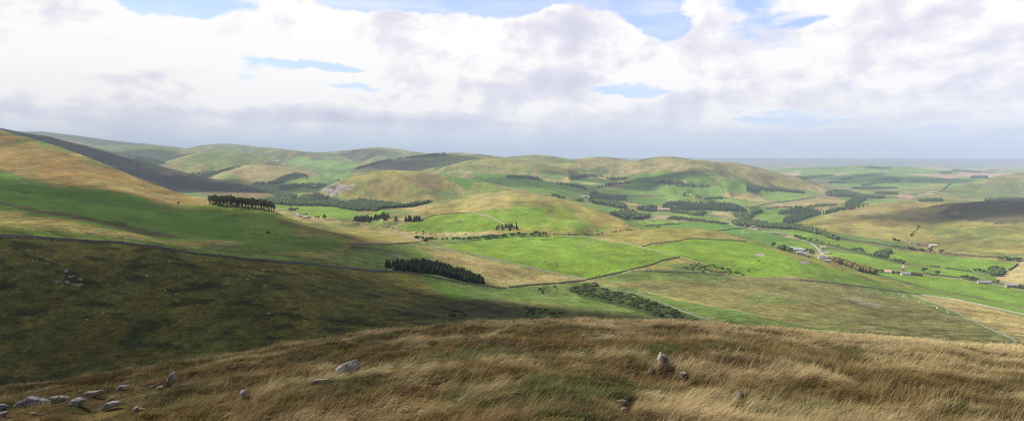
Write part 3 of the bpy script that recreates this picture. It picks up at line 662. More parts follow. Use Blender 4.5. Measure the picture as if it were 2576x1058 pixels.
def new_mat(name):
    m = bpy.data.materials.new(name); m.use_nodes = True; t = NT(m.node_tree); b = t.n['Principled BSDF']
    b.inputs['Roughness'].default_value = .9; b.inputs['Specular IOR Level'].default_value = .1
    return m, t, b
def simple_mat(name, col, var=.25, scale=3.0, rough=.85, coord='Object', bump=0, tint=None):
    m, t, b = new_mat(name); tc = t.n.new('ShaderNodeTexCoord').outputs[coord]
    n = t.noise(tc, scale, 5, .6)
    c = t.mix(t.mapr(n, .3, .7), tuple(x * (1 - var) for x in col), tuple(min(1, x * (1 + var)) for x in (tint or col)))
    t.l.new(c, b.inputs['Base Color']); b.inputs['Roughness'].default_value = rough
    if bump:
        bp = t.n.new('ShaderNodeBump'); bp.inputs['Strength'].default_value = bump; bp.inputs['Distance'].default_value = .1
        t.l.new(n, bp.inputs['Height']); t.l.new(bp.outputs[0], b.inputs['Normal'])
    return m
# landscape surface
m_land, t, b = new_mat('moor_and_fields')
at = t.n.new('ShaderNodeAttribute'); at.attribute_name = 'alb'
geo = t.n.new('ShaderNodeNewGeometry'); pos = geo.outputs['Position']
n1 = t.noise(pos, .35, 6, .65); n2 = t.noise(pos, .06, 6, .6); n3 = t.noise(t.v('MULTIPLY', pos, (1, .45, 1)), 1.1, 3, .6)
f = t.m('MULTIPLY', t.mapr(n1, .32, .68, .5, 1.5), t.mapr(n2, .3, .7, .76, 1.24))
f = t.m('MULTIPLY', f, t.mapr(n3, .35, .65, .74, 1.26))
f = t.mix(t.m('MULTIPLY', at.outputs['Alpha'], .68), f, 1.0, 'FLOAT')
sc_ = t.v('SCALE', at.outputs['Color'], None); t.l.new(f, sc_.node.inputs['Scale'])
t.l.new(sc_, b.inputs['Base Color']); b.inputs['Roughness'].default_value = 1; b.inputs['Specular IOR Level'].default_value = .05
bp = t.n.new('ShaderNodeBump'); bp.inputs['Strength'].default_value = .9; bp.inputs['Distance'].default_value = .8
t.l.new(t.m('ADD', n1, t.m('MULTIPLY', n2, 2.5)), bp.inputs['Height']); t.l.new(bp.outputs[0], b.inputs['Normal'])
import time; _t0=time.time()
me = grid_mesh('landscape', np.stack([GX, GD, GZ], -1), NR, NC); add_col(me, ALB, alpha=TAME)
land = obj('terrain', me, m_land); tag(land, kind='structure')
CLOUD_A = .72
# shaded ground: photo point, least distance, half sizes in metres, turn, height of the cloud, strength
SHADES = [(350,760,240,330,200,0,1500,.60),(-20,860,240,150,130,0,1500,1.0),(950,780,240,160,120,20,1500,.75),(1330,790,240,100,70,0,1500,.6),
 (260,530,500,330,180,-20,1500,.72),(0,880,60,40,40,0,1500,.8),(300,950,25,16,12,0,1500,.6),
 (300,410,2700,520,520,0,2900,.9),(560,468,2700,420,260,0,2900,.9),(100,345,2700,420,500,0,2900,.8),(380,395,4300,500,400,0,3600,.7),(250,350,7000,900,700,0,4400,.35),
 (1050,408,4200,500,300,0,3600,.75),(880,392,5000,500,300,0,3800,.6),(1640,456,2900,260,110,0,2900,.9),(1480,452,2900,220,120,0,2900,.5),(1350,460,2500,450,200,0,2700,.45),
 (2480,520,1500,360,180,0,2400,1.0),(2150,550,1500,200,60,0,2400,.4),(2400,600,1300,260,60,0,2400,.3),(2350,455,3600,400,200,0,3200,.45),(2250,450,4500,500,300,0,3600,.6),(2020,455,4300,500,300,0,3600,.5),
 (700,600,560,90,60,0,1500,.3),(900,640,560,90,50,0,1500,.3)]
# ------------------------------------------------------------------ air
def box_mesh(name, a, b):
    V = [(x, y, z) for x in (a[0], b[0]) for y in (a[1], b[1]) for z in (a[2], b[2])]
    return mesh_np(name, V, [(0,1,3,2),(4,6,7,5),(0,4,5,1),(2,3,7,6),(0,2,6,4),(1,5,7,3)])
mh = bpy.data.materials.new('air'); mh.use_nodes = True; t = NT(mh.node_tree); t.n.remove(t.n['Principled BSDF'])
vo = t.n.new('ShaderNodeVolumePrincipled'); vo.inputs['Color'].default_value = (.59, .71, 1, 1); vo.inputs['Density'].default_value = 6.6e-5; vo.inputs['Anisotropy'].default_value = -.1
t.l.new(vo.outputs[0], t.n['Material Output'].inputs['Volume'])
hz = obj('haze', box_mesh('haze', (-90000, -400, min(GZ.min(), -260) - 1), (90000, 92000, max(GZ.max(), 15) + 4)), mh); tag(hz, kind='stuff')

# ------------------------------------------------------------------ the cloud layer overhead (its shade lies on the hills)
mc = bpy.data.materials.new('cloud'); mc.use_nodes = True; t = NT(mc.node_tree); pb = t.n['Principled BSDF']
pb.inputs['Base Color'].default_value = (.9, .9, .92, 1); pb.inputs['Roughness'].default_value = 1
at = t.n.new('ShaderNodeAttribute'); at.attribute_name = 'alb'; P3 = t.n.new('ShaderNodeNewGeometry').outputs['Position']
nn = t.noise(P3, .0022, 7, .6)
sp = t.sep(at.outputs['Color'])
a_ = t.mapr(t.m('ADD', sp[0], t.m('MULTIPLY', t.m('SUBTRACT', nn, .5), 1.5)), .12, .62, 0, 1, True)
a_ = t.m('MULTIPLY', a_, sp[1])
tr = t.n.new('ShaderNodeBsdfTransparent'); mx = t.n.new('ShaderNodeMixShader')
t.l.new(a_, mx.inputs[0]); t.l.new(tr.outputs[0], mx.inputs[1]); t.l.new(pb.outputs[0], mx.inputs[2])
t.l.new(mx.outputs[0], t.n['Material Output'].inputs['Surface'])
def clouds():
    V = []; Fc = []; C = []
    for px, py, d0, rx, ry, rot, alt, st in SHADES:
        gx, gy, gz = hit(px, py, d0) if d0 > 90 else ((px - CX) / F * d0, d0, -d0 * .25)
        k = (alt - gz) / sv[2]; cx, cy = gx + sv[0] * k, gy + sv[1] * k
        n = 26; u = np.linspace(-1.5, 1.5, n); U, W = np.meshgrid(u, u); r = np.hypot(U, W)
        ca, sa = cos(radians(rot)), sin(radians(rot))
        x = cx + (U * rx) * ca - (W * ry) * sa; y = cy + (U * rx) * sa + (W * ry) * ca
        fall = np.clip(1.5 - r, 0, 1)
        th = 40 + 260 * np.clip(1.4 - r, 0, 1) ** .5 * min(1, rx / 500)
        for sgn, hh in ((1, 1.0), (-1, .25)):
            b0 = len(V) * 0 + sum(len(v) for v in V)
            V.append(np.stack([x, y, alt + sgn * th * hh * .5], -1).reshape(-1, 3)); C.append(np.c_[fall.reshape(-1), np.full(fall.size, st * CLOUD_A), np.zeros(fall.size)])
            i = np.arange(n - 1)[:, None] * n + np.arange(n - 1)[None]; q = np.stack([i, i+1, i+n+1, i+n], -1).reshape(-1, 4)
            Fc.append((q if sgn > 0 else q[:, ::-1]) + b0)
    me = mesh_np('clouds', np.concatenate(V), np.concatenate(Fc), smooth=True); add_col(me, np.concatenate(C))
    tag(obj('clouds', me, mc), kind='stuff')
clouds()
# ------------------------------------------------------------------ the brow the viewer stands on
H0 = 1.7
BROW = np.array([(-900,1075),(-300,1010),(0,980),(200,958),(400,924),(600,894),(700,872),(900,844),(1100,822),(1300,810),(1500,807),(1700,812),(1900,828),(2100,846),(2300,858),(2576,882),(2900,905),(3500,930)], float)
BD = np.array([(-900,22),(0,24),(700,28),(1300,30),(2000,33),(2576,36),(3500,36)], float)
def fgz(x, y, detail=True):
    x = np.asarray(x, float); y = np.asarray(y, float)
    Dq = np.maximum(y, 3.0); px = np.clip(CX + x / Dq * F, -900, 3500)
    yb = sum(np.interp(px + d, BROW[:, 0], BROW[:, 1]) for d in (-120, -60, 0, 60, 120)) / 5
    Dc = np.interp(px, BD[:, 0], BD[:, 1]); c = H0 / Dc ** 2; s = (yb - HY) / F - 2 * H0 / Dc
    z = -(H0 + s * y + c * np.maximum(y, 0) ** 2) - .011 * np.maximum(y - Dc * 1.08, 0) ** 2
    if detail:
        z = z + fbm(x / 3.1, y / 3.6, 3, 11) * .34 * sst(np.abs(y), 0, 4) + fbm(x / .8, y / 1.0, 3, 12) * .12
    return z
def fore():
    ys = [-12.0]
    while ys[-1] < 66: ys.append(ys[-1] + max(.1, .006 * abs(ys[-1]) + .05))
    ys = np.array(ys); n = 560; u = np.linspace(-1, 1, n)
    Yg = ys[:, None] * np.ones(n); Xg = u[None] * (10 + np.maximum(Yg, 0) * .98)
    Z = fgz(Xg, Yg)
    me = grid_mesh('ground', np.stack([Xg, Yg, Z], -1), len(ys), n)
    v = sst(fbm(Xg / 2.2, Yg / 2.2, 4, 33), -.2, .3)[..., None]; g = sst(fbm(Xg / 1.3, Yg / 1.3, 3, 37), .1, .3)[..., None] * .7
    A = np.array((.050, .036, .017)) * (1 - v) + np.array((.105, .073, .030)) * v; A = A * (1 - g) + np.array((.04, .055, .016)) * g
    add_col(me, A, alpha=np.zeros(A.shape[:2])); tag(obj('ground', me, m_land), kind='structure')
fore()
# ------------------------------------------------------------------ rocks of the brow
m_rock = simple_mat('lichen_stone', (.225, .235, .27), .5, 6, .9, bump=1.2, tint=(.33, .335, .37))
m_rockp = simple_mat('pink_stone', (.27, .235, .228), .5, 7, .9, bump=1.2, tint=(.36, .325, .31))
def fhit(px, py):
    k = (px - CX) / F
    Ds = np.linspace(3.3, 44, 900); z = fgz(k * Ds, Ds); yi = HY - z / Ds * F
    i = np.nonzero(yi <= py)[0]; D = Ds[i[0]] if len(i) else Ds[int(np.argmin(yi))]
    return k * D, D, float(fgz(k * D, D))
ROCKFOOT = []
def rock(z, outline, label, mat=None, thick=.6, sink=.12, seed=0, cuts=16):
    pts = np.array(zc(z, outline), float); base_y = pts[:, 1].max(); cx = (pts[:, 0].min() + pts[:, 0].max()) / 2
    X0, D, Z0 = fhit(cx, base_y + 2); s = D / F
    P2 = np.c_[(pts[:, 0] - cx) * s * 1.08, (base_y - pts[:, 1]) * s * (1.0 if seed == 5 else 1.12 if seed in (1, 18) else .78) + (.05 if seed in (1, 5, 18) else .015)]
    w = np.ptp(P2[:, 0]); h = np.ptp(P2[:, 1])
    # resample outline, dip its lower side into the turf
    P2[:, 1] = np.where(P2[:, 1] < h * .3, P2[:, 1] - sink, P2[:, 1])
    seg = np.r_[P2, P2[:1]]; L = np.r_[0, np.cumsum(np.hypot(*np.diff(seg, axis=0).T))]; t = np.linspace(0, L[-1], 33)[:-1]
    ring = np.c_[np.interp(t, L, seg[:, 0]), np.interp(t, L, seg[:, 1])]; c = ring.mean(0)
    dep = thick * max(h * 1.3, w * .45)
    prof = [(-.5, .30), (-.46, .55), (-.34, .82), (-.12, .97), (.10, 1.0), (.34, .8), (.5, .3)]
    V = []; rng = np.random.default_rng(seed + 1)
    for k, (dy, sc) in enumerate(prof):
        r = c + (ring - c) * sc
        n = fbm(r[:, 0] / (w * .25) + seed, r[:, 1] / (w * .25) + k, 2, seed) * .07 * w * (k not in (4,))
        dirs = (ring - c) / (np.hypot(*(ring - c).T)[:, None] + 1e-6)
        r = r + dirs * n[:, None] * (.6 if sc > .9 else 1)
        yy = dy * dep + fbm(r[:, 0] / (w * .3), r[:, 1] / (w * .3) + 5, 2, seed + 3) * .12 * dep
        V += [(X0 + a, D + b + dep * .25, Z0 + q) for (a, q), b in zip(r, yy)]
    n = 32; Fc = []
    for k in range(len(prof) - 1):
        for i in range(n):
            j = (i + 1) % n; Fc.append((k*n+i, k*n+j, (k+1)*n+j, (k+1)*n+i))
    Fc.append(tuple(range(n))[::-1]); Fc.append(tuple(range((len(prof)-1)*n, len(prof)*n)))
    Vn = np.array(V) - (X0, D, Z0)
    ctr = Vn.mean(0); ext = np.ptp(Vn, axis=0) / 2 + 1e-6; U = (Vn - ctr) / ext
    for _ in range(cuts if seed != 5 else 5):                                  # broken faces
        nrm = rng.normal(size=3); nrm /= np.linalg.norm(nrm); lim = rng.uniform(.76, .94) * np.max(U @ nrm)
        over = np.maximum(U @ nrm - lim, 0); U = U - over[:, None] * nrm * .92
    Vn = ctr + U * ext
    me = mesh_np('rock', Vn, [f for f in Fc])
    o = obj('rock', me, mat or m_rock, loc=(X0, D, Z0)); tag(o, label, 'rock', 'rocks lying in the near grass')
    ROCKFOOT.append((cx - w / s * .5, cx + w / s * .5, D - .85, D + dep * .9, D))
rock('s', [(880,740),(1000,610),(1180,500),(1340,430),(1420,415),(1555,405),(1570,440),(1600,540),(1635,610),(1640,660),(1400,700),(1200,740)], 'large grey angular boulder with a flat blue-grey face above the grass', m_rock, .5, .1, 1)
rock('s', [(1640,600),(1800,560),(1960,480),(2100,455),(2110,480),(2000,580),(1900,600),(1650,640)], 'low pinkish slab running right from the large grey angular boulder', m_rockp, .4, .08, 2)
rock('s', [(380,850),(420,810),(620,735),(640,770),(720,760),(850,730),(880,745),(700,800),(600,840),(400,880)], 'low pinkish stones running left from the large grey angular boulder', m_rockp, .4, .08, 3)
rock('s', [(2260,490),(2290,465),(2380,480),(2460,465),(2440,500),(2350,520),(2280,520)], 'small pale stone in the grass right of the pinkish slab', m_rock, .7, .04, 4)
rock('t', [(600,345),(600,240),(620,175),(650,185),(730,240),(750,290),(778,335),(740,370),(640,382)], 'upright pointed grey stone standing alone in pale grass', m_rockp, .55, .12, 5)
rock('t', [(470,360),(500,345),(540,385),(520,400),(470,400)], 'small lichened stone just left of the upright pointed stone', m_rockp, .8, .06, 6)
rock('t', [(890,400),(930,385),(975,395),(950,430),(920,480),(895,450)], 'small pink stone just right of the upright pointed stone', m_rockp, .7, .08, 7)
rock('t', [(1610,715),(1680,660),(1710,665),(1705,720),(1670,735)], 'single white stone half hidden in straw-coloured grass', m_rock, .7, .06, 8)
rock('t', [(40,835),(60,790),(110,780),(170,790),(185,830),(130,850)], 'brownish stone, upper of a pair low in the grass', m_rockp, .7, .08, 9)
rock('t', [(95,930),(120,870),(150,865),(185,900),(160,935)], 'pale stone, lower of a pair low in the grass', m_rock, .7, .06, 10)
rock('r', [(120,660),(250,600),(400,505),(460,495),(520,530),(600,540),(690,600),(680,620),(500,630),(300,640)], 'long whitish rock with a rounded crest at the left edge', m_rock, .45, .1, 11)
rock('r', [(-80,640),(40,625),(120,640),(100,670),(0,700),(-80,700)], 'flat whitish rock cut by the left edge of the view', m_rock, .6, .1, 12)
rock('r', [(690,540),(760,520),(860,520),(960,530),(900,590),(780,605),(690,600)], 'broken pinkish rubble beside the long whitish rock', m_rockp, .45, .08, 13)
rock('r', [(1080,510),(1180,455),(1330,445),(1440,410),(1450,440),(1400,470),(1250,510),(1120,530)], 'long low pinkish slab above the domed blue-grey rock', m_rockp, .4, .08, 14)
rock('r', [(910,640),(980,580),(1060,535),(1150,510),(1200,545),(1130,600),(1060,640),(1000,665)], 'domed blue-grey rock with a dark hollow in its front', m_rock, .6, .1, 15)
rock('r', [(1330,700),(1450,620),(1550,580),(1670,570),(1680,620),(1560,680),(1400,720)], 'flat tilted pale slab lying alone in the grass', m_rock, .6, .06, 16)
rock('r', [(1570,430),(1640,375),(1780,345),(1785,375),(1700,405),(1620,440)], 'narrow whitish slab below the left brow', m_rock, .5, .06, 17)
rock('r', [(2260,390),(2290,330),(2375,230),(2400,260),(2415,320),(2330,375)], 'tall pointed leaning stone on the left slope', m_rockp, .5, .1, 18)
rock('r', [(2140,425),(2180,390),(2240,370),(2255,420),(2200,445)], 'small stone touching the foot of the tall pointed leaning stone', m_rockp, .7, .06, 19)
rock('r', [(2050,400),(2080,375),(2120,395),(2110,420),(2060,420)], 'little round grey stone left of the tall pointed leaning stone', m_rock, .8, .05, 20)
rock('r', [(1820,720),(1850,670),(1890,650),(1920,690),(1990,700),(1960,720),(1850,730)], 'small pink peaked stone low on the left slope', m_rockp, .7, .05, 21)
rock('r', [(-60,780),(20,745),(110,720),(130,750),(80,790),(0,810),(-60,810)], 'bluish rock in the lower left corner of the grass', m_rock, .6, .08, 22)
rock('r', [(390,770),(430,745),(500,745),(490,775),(420,785)], 'thin pale flake of stone below the long whitish rock', m_rock, .6, .04, 23)
rock('6', [(0,915),(0,900),(20,893),(34,905),(25,935),(5,945)], 'blue-white stone between the tall leaning stone and the large boulder', m_rock, .7, .06, 24)
rock('5', [(1365,812),(1380,803),(1395,806),(1390,815)], 'tiny pale stone on the brow above the blue-white stone', m_rock, .7, .04, 25)
# ------------------------------------------------------------------ trees and bushes
def foliage_mat(name, dark, lightc):
    m, t, b = new_mat(name); oi = t.n.new('ShaderNodeObjectInfo'); g = t.n.new('ShaderNodeNewGeometry')
    n = t.noise(g.outputs['Position'], .45, 3, .6)
    f = t.m('ADD', t.m('MULTIPLY', oi.outputs['Random'], .5), t.m('MULTIPLY', t.mapr(n, .3, .7), .6))
    t.l.new(t.mix(f, dark, lightc), b.inputs['Base Color']); b.inputs['Roughness'].default_value = .8; b.inputs['Specular IOR Level'].default_value = .15
    return m
m_con = foliage_mat('conifer_needles', (.016, .034, .012), (.040, .068, .020))
m_pine = foliage_mat('pine_needles', (.040, .056, .018), (.115, .120, .038))
m_leaf = foliage_mat('broad_leaves', (.030, .060, .014), (.085, .125, .030))
m_aut = foliage_mat('turning_leaves', (.070, .085, .020), (.190, .135, .035))
m_gorse = foliage_mat('gorse', (.018, .036, .012), (.060, .082, .024))
m_bark = simple_mat('bark', (.085, .065, .050), .3, 2, .9)
def tube(V, Fc, a, b, r0, r1, n=6):
    i0 = len(V); a = np.array(a, float); b = np.array(b, float); d = b - a; d /= np.linalg.norm(d)
    u = np.cross(d, (0, 1, 0.1)); u /= np.linalg.norm(u); w_ = np.cross(d, u)
    for p, r in ((a, r0), (b, r1)):
        for k in range(n): V.append(p + r * (u * cos(2*pi*k/n) + w_ * sin(2*pi*k/n)))
    for k in range(n): j = (k+1) % n; Fc.append((i0+k, i0+j, i0+n+j, i0+n+k))
def leafquads(V, Fc, rng, c, rad, n, s):
    """leaf clumps spread over and inside a lump"""
    for _ in range(n):
        d = rng.normal(size=3); d /= np.linalg.norm(d); p = np.array(c) + d * np.array(rad) * rng.uniform(.6, 1.05)
        u = np.cross(d, rng.normal(size=3)); u /= np.linalg.norm(u) + 1e-9; w_ = np.cross(d, u) * .8 + d * rng.uniform(-.5, .5)
        a = s * rng.uniform(.6, 1.3); i = len(V)
        V += [p - u * a, p + w_ * a * .9, p + u * a, p - w_ * a * .9]; Fc.append((i, i+1, i+2, i+3))
def core(V, Fc, c, rad, rng, nu=7, nv=5):
    i0 = len(V)
    for a in range(nv + 1):
        for b_ in range(nu):
            th = pi * a / nv; ph = 2 * pi * b_ / nu; k = rng.uniform(.72, .95)
            V.append(np.array(c) + np.array(rad) * k * np.array((sin(th) * cos(ph), sin(th) * sin(ph), cos(th))))
    for a in range(nv):
        for b_ in range(nu):
            j = (b_ + 1) % nu; Fc.append((i0+a*nu+b_, i0+a*nu+j, i0+(a+1)*nu+j, i0+(a+1)*nu+b_))
def conifer(seed, h=1.0, tiers=11, m=11, width=.2, bare=.06, ex=.8):
    rng = np.random.default_rng(seed); V = []; Fc = []
    for k in range(tiers):
        f = k / (tiers - 1); z = bare + (1 - bare) * f ** .95; r = width * (1 - f) ** ex * rng.uniform(.85, 1.15) + .012
        for q in range(m):
            a = 2 * pi * (q + rng.uniform(-.35, .35)) / m; rr = r * rng.uniform(.65, 1.15); dz = .09 * rng.uniform(.6, 1.3); wd = .5 * (.35 + .65 * (1 - f)) * 2 * pi / m * r * 1.6 + .012
            t_ = np.array((cos(a), sin(a), 0)); s_ = np.array((-sin(a), cos(a), 0)); i = len(V)
            V += [np.array((0, 0, min(1.0, z + .06))), t_ * rr * .55 + s_ * wd + (0, 0, z - .01), t_ * rr + (0, 0, z - dz), t_ * rr * .55 - s_ * wd + (0, 0, z - .01)]
            Fc.append((i, i+1, i+2, i+3))
    return V, Fc
def conifer_trunk():
    V = []; Fc = []; tube(V, Fc, (0, 0, -.03), (0, 0, .5), .016, .010); tube(V, Fc, (0, 0, .5), (0, 0, .97), .010, .003, 5); return V, Fc
def pine(seed):
    rng = np.random.default_rng(seed); V = []; Fc = []
    for _ in range(9):
        c = (rng.uniform(-.11, .11), rng.uniform(-.11, .11), rng.uniform(.52, .92)); rad = (rng.uniform(.07, .12), rng.uniform(.07, .12), rng.uniform(.05, .09))
        leafquads(V, Fc, rng, c, rad, 20, .034); core(V, Fc, c, np.array(rad) * .7, rng, 5, 4)
    return V, Fc
def pine_trunk(seed):
    rng = np.random.default_rng(seed); V = []; Fc = []; tube(V, Fc, (0, 0, -.03), (.01, 0, .45), .020, .015); tube(V, Fc, (.01, 0, .45), (0, .01, .9), .015, .005, 5)
    for _ in range(5):
        z = rng.uniform(.45, .8); a = rng.uniform(0, 6.28); tube(V, Fc, (0, 0, z), (cos(a) * .11, sin(a) * .11, z + .06), .006, .003, 4)
    return V, Fc
def broad(seed, low=False):
    rng = np.random.default_rng(seed); V = []; Fc = []; n = 9 if not low else 7
    for k in range(n):
        a = 2 * pi * k / n * 1.6 + rng.uniform(-.5, .5); r = rng.uniform(.05, .27) if k else 0
        c = (cos(a) * r, sin(a) * r, rng.uniform(.34, .80) if k else .72); s_ = rng.uniform(.13, .21); rad = (s_ * 1.1, s_ * 1.1, s_ * .85)
        leafquads(V, Fc, rng, c, rad, 34, .042); core(V, Fc, c, np.array(rad) * .78, rng, 7, 5)
    return V, Fc
def broad_trunk(seed):
    rng = np.random.default_rng(seed); V = []; Fc = []; tube(V, Fc, (0, 0, -.04), (.01, .01, .36), .032, .022, 7)
    for k in range(6):
        a = k * 1.05 + rng.uniform(-.3, .3); tube(V, Fc, (.01, .01, .28 + .03 * k), (cos(a) * .2, sin(a) * .2, .52 + .05 * k), .014, .005, 5)
    return V, Fc
def bush(seed):
    rng = np.random.default_rng(seed); V = []; Fc = []
    for k in range(5):
        a = k * 1.3; c = (cos(a) * .24 * (k > 0), sin(a) * .24 * (k > 0), rng.uniform(.18, .42)); rad = np.array((.30, .30, .27)) * rng.uniform(.7, 1.1)
        leafquads(V, Fc, rng, c, rad, 26, .075); core(V, Fc, c, rad * .8, rng, 6, 4)
    for k in range(4): a = k * 1.6 + .4; tube(V, Fc, (0, 0, -.12), (cos(a) * .18, sin(a) * .18, .3), .02, .01, 4)
    return V, Fc
def mk(name, VF, mats=None): return mesh_np(name, np.array(VF[0]), VF[1])
def proto(kind, seed):
    """(crown mesh, trunk mesh)"""
    c, tr, m = {'conifer': (conifer(seed, width=.19 + .03 * (seed % 3)), conifer_trunk(), m_con), 'spruce': (conifer(seed, tiers=9, m=10, width=.19, bare=.04, ex=.5), conifer_trunk(), m_con), 'pine': (pine(seed), pine_trunk(seed), m_pine),
         'tree': (broad(seed), broad_trunk(seed), m_leaf), 'autumn': (broad(seed), broad_trunk(seed), m_aut)}[kind]
    a = mk('crown', c); a.materials.append(m); b_ = mk('trunk', tr); b_.materials.append(m_bark); return a, b_
PROTO = {k: [proto(k, s) for s in (1, 2, 3, 4)] for k in ('conifer', 'spruce', 'pine', 'tree', 'autumn')}
def joined(a, b_):
    """crown and trunk as one small mesh, for trees too far off to show parts"""
    va = np.array([v.co[:] for v in a.vertices]); vb = np.array([v.co[:] for v in b_.vertices])
    me = mesh_np('tree', np.r_[va, vb], [tuple(p.vertices) for p in a.polygons] + [tuple(i + len(va) for i in p.vertices) for p in b_.polygons])
    me.materials.append(a.materials[0]); me.materials.append(b_.materials[0])
    idx = np.r_[np.zeros(len(a.polygons)), np.ones(len(b_.polygons))].astype(np.int32); me.polygons.foreach_set('material_index', idx); return me
JOIN = {k: [joined(*p) for p in v] for k, v in PROTO.items()}
BUSH = []
for m_, nm in ((m_gorse, 'g'), (m_leaf, 'l'), (m_aut, 'a')):
    BUSH.append([])
    for s_ in (1, 2, 3): me = mk('bush', bush(s_)); me.materials.append(m_); BUSH[-1].append(me)
NAMES = {'conifer': ('conifer', 'conifer'), 'spruce': ('conifer', 'conifer'), 'pine': ('pine_tree', 'pine tree'), 'tree': ('broadleaf_tree', 'broadleaf tree'), 'autumn': ('broadleaf_tree', 'broadleaf tree')}
RT = random.Random(11)
COUNT = {}
def add_tree(kind, x, y, h, label, group=None, wide=1.0, parts=True, zoff=0):
    z = ground(x, y) + zoff; s = RT.randrange(4); rz = RT.uniform(0, 6.28); nm, cat = NAMES[kind]; COUNT[nm] = COUNT.get(nm, 0) + 1
    sc = (h * wide, h * wide * RT.uniform(.9, 1.1), h)
    if parts:
        e = bpy.data.objects.new(nm, None); COL.objects.link(e); e.location = (x, y, z); e.rotation_euler.z = rz; e.scale = sc; e.empty_display_size = .3
        a, b_ = PROTO[kind][s]
        obj('crown', a, parent=e); obj('trunk', b_, parent=e)
    else:
        e = obj(nm, JOIN[kind][s]); e.location = (x, y, z); e.rotation_euler.z = rz; e.scale = sc
    tag(e, label, cat, group); return e
def add_bush(x, y, h, label, group=None, wide=1.5, var=0):
    o = obj('bush', RT.choice(BUSH[var])); o.location = (x, y, ground(x, y) - .05 * h); o.rotation_euler.z = RT.uniform(0, 6.28); o.scale = (h * wide, h * wide * RT.uniform(.8, 1.2), h)
    COUNT['bush'] = COUNT.get('bush', 0) + 1
    tag(o, label, 'bush', group); return o
def inpoly(px, py, pg):
    ins = False
    for (x0, y0), (x1, y1) in zip(pg, pg[1:] + pg[:1]):
        if (y0 > py) != (y1 > py) and px < (x1 - x0) * (py - y0) / (y1 - y0 + 1e-12) + x0: ins = not ins
    return ins
def poly_pts(z, pg, n, d0, d1, rng, mind=2.5):
    """n spots on the ground inside an outline, well apart"""
    pg = zc(z, pg); W = [hit(x, y, d0, d1)[:2] for x, y in pg]; xs = [p[0] for p in W]; ys = [p[1] for p in W]; out = []; tries = 0
    while len(out) < n and tries < n * 60:
        tries += 1; x = rng.uniform(min(xs), max(xs)); y = rng.uniform(min(ys), max(ys))
        if inpoly(x, y, W) and all((x - a) ** 2 + (y - b_) ** 2 > mind * mind for a, b_ in out[-400:]): out.append((x, y))
    return out
def line_pts(z, ln, n, d0, d1, rng, jit=.02, jm=2.0):
    ln = zc(z, ln); W = np.array([hit(x, y, d0, d1)[:2] for x, y in ln]); L = np.r_[0, np.cumsum(np.hypot(*np.diff(W, axis=0).T))]
    out = []
    for k in range(n):
        s = (k + rng.uniform(.1, .9)) / n * L[-1]; out.append((np.interp(s, L, W[:, 0]) + rng.uniform(-jm, jm), np.interp(s, L, W[:, 1]) + rng.uniform(-jm, jm)))
    return out
RG = random.Random(3)
def trees(kind, how, z, shape, n, h, label, group, d0=240, d1=60000, wide=1.0, parts=False, mind=3, jm=3, dh=.2):
    P_ = poly_pts(z, shape, n, d0, d1, RG, mind) if how == 'p' else line_pts(z, shape, n, d0, d1, RG, 0, jm) if how == 'l' else [hit(*zc(z, [s])[0], d0, d1)[:2] for s in shape]
    for x, y in P_: add_tree(kind, x, y, h * RG.uniform(1 - dh, 1 + dh), label, group if len(P_) > 1 else None, wide, parts)
def bushes(how, z, shape, n, h, label, group, d0=240, d1=60000, wide=1.5, var=0, mind=1.5, jm=1.5):
    P_ = poly_pts(z, shape, n, d0, d1, RG, mind) if how == 'p' else line_pts(z, shape, n, d0, d1, RG, 0, jm) if how == 'l' else [hit(*zc(z, [s])[0], d0, d1)[:2] for s in shape]
    for x, y in P_: add_bush(x, y, h * RG.uniform(.6, 1.35), label, group if len(P_) > 1 else None, wide, var)
# woods near enough to tell the trees apart
trees('pine','p','g',[(230,500),(260,440),(900,480),(1900,590),(2080,700),(2050,720),(1780,650),(1200,610),(540,560)],150,13.5,'dark tall-stemmed pine in the thin wood on the brow of the green slope','pines of the wood on the slope',700,1300,1.5,True,3,dh=.28)
trees('conifer','x','g',[(440,470),(1040,530)],2,21,'dark spire of a conifer rising above the thin pine wood','tall conifers in the pine wood',700,1300,.8,True)
trees('pine','x','g',[(2060,700)],1,11,'small flat-topped pine at the right-hand end of the thin pine wood',None,700,1300,1.3,True)
trees('conifer','l','g',[(-550,230),(-200,250),(0,290),(200,340)],10,12,'dark conifer in the shelter belt behind the brow of the bracken slope','conifers behind the bracken slope',1300,2600,1.3,False)
trees('spruce','p','6',[(745,275),(800,262),(930,258),(1080,290),(1180,318),(1245,348),(1240,358),(1150,350),(950,305),(820,296)],228,6.9,'dark young conifer in the dense plantation beside the long stone wall','conifers of the plantation beside the long wall',480,760,2.5,True,1.8,dh=.12)
trees('spruce','p','2',[(985,770),(1000,756),(1385,758),(1400,778),(1200,780)],38,13,'dark conifer in the long block standing across the upper valley floor','conifers of the long block on the valley floor',1350,2200,2.3,True,3,dh=.1)
trees('spruce','p','2',[(1445,775),(1455,760),(1580,758),(1590,775)],14,13,'dark conifer in the short block beside the foot of the grassy knoll','conifers of the short block by the knoll',1300,2200,2.2,True,3,dh=.1)
trees('conifer','p','3',[(135,728),(160,705),(320,705),(340,730),(300,740)],14,10,'dark conifer in the small clump at the foot of the knoll','conifers of the clump at the foot of the knoll',1200,1600,1.5,True,3)
trees('conifer','x','3',[(322,728)],1,16,'tallest conifer, at the right of the small clump below the knoll',None,1200,1600,.9,True)
trees('tree','p','f',[(0,120),(60,60),(380,60),(410,140),(200,150)],10,11,'dark rounded tree in the little copse above the white farm shed','trees of the copse above the farm',1300,2600,1.3,True,4)
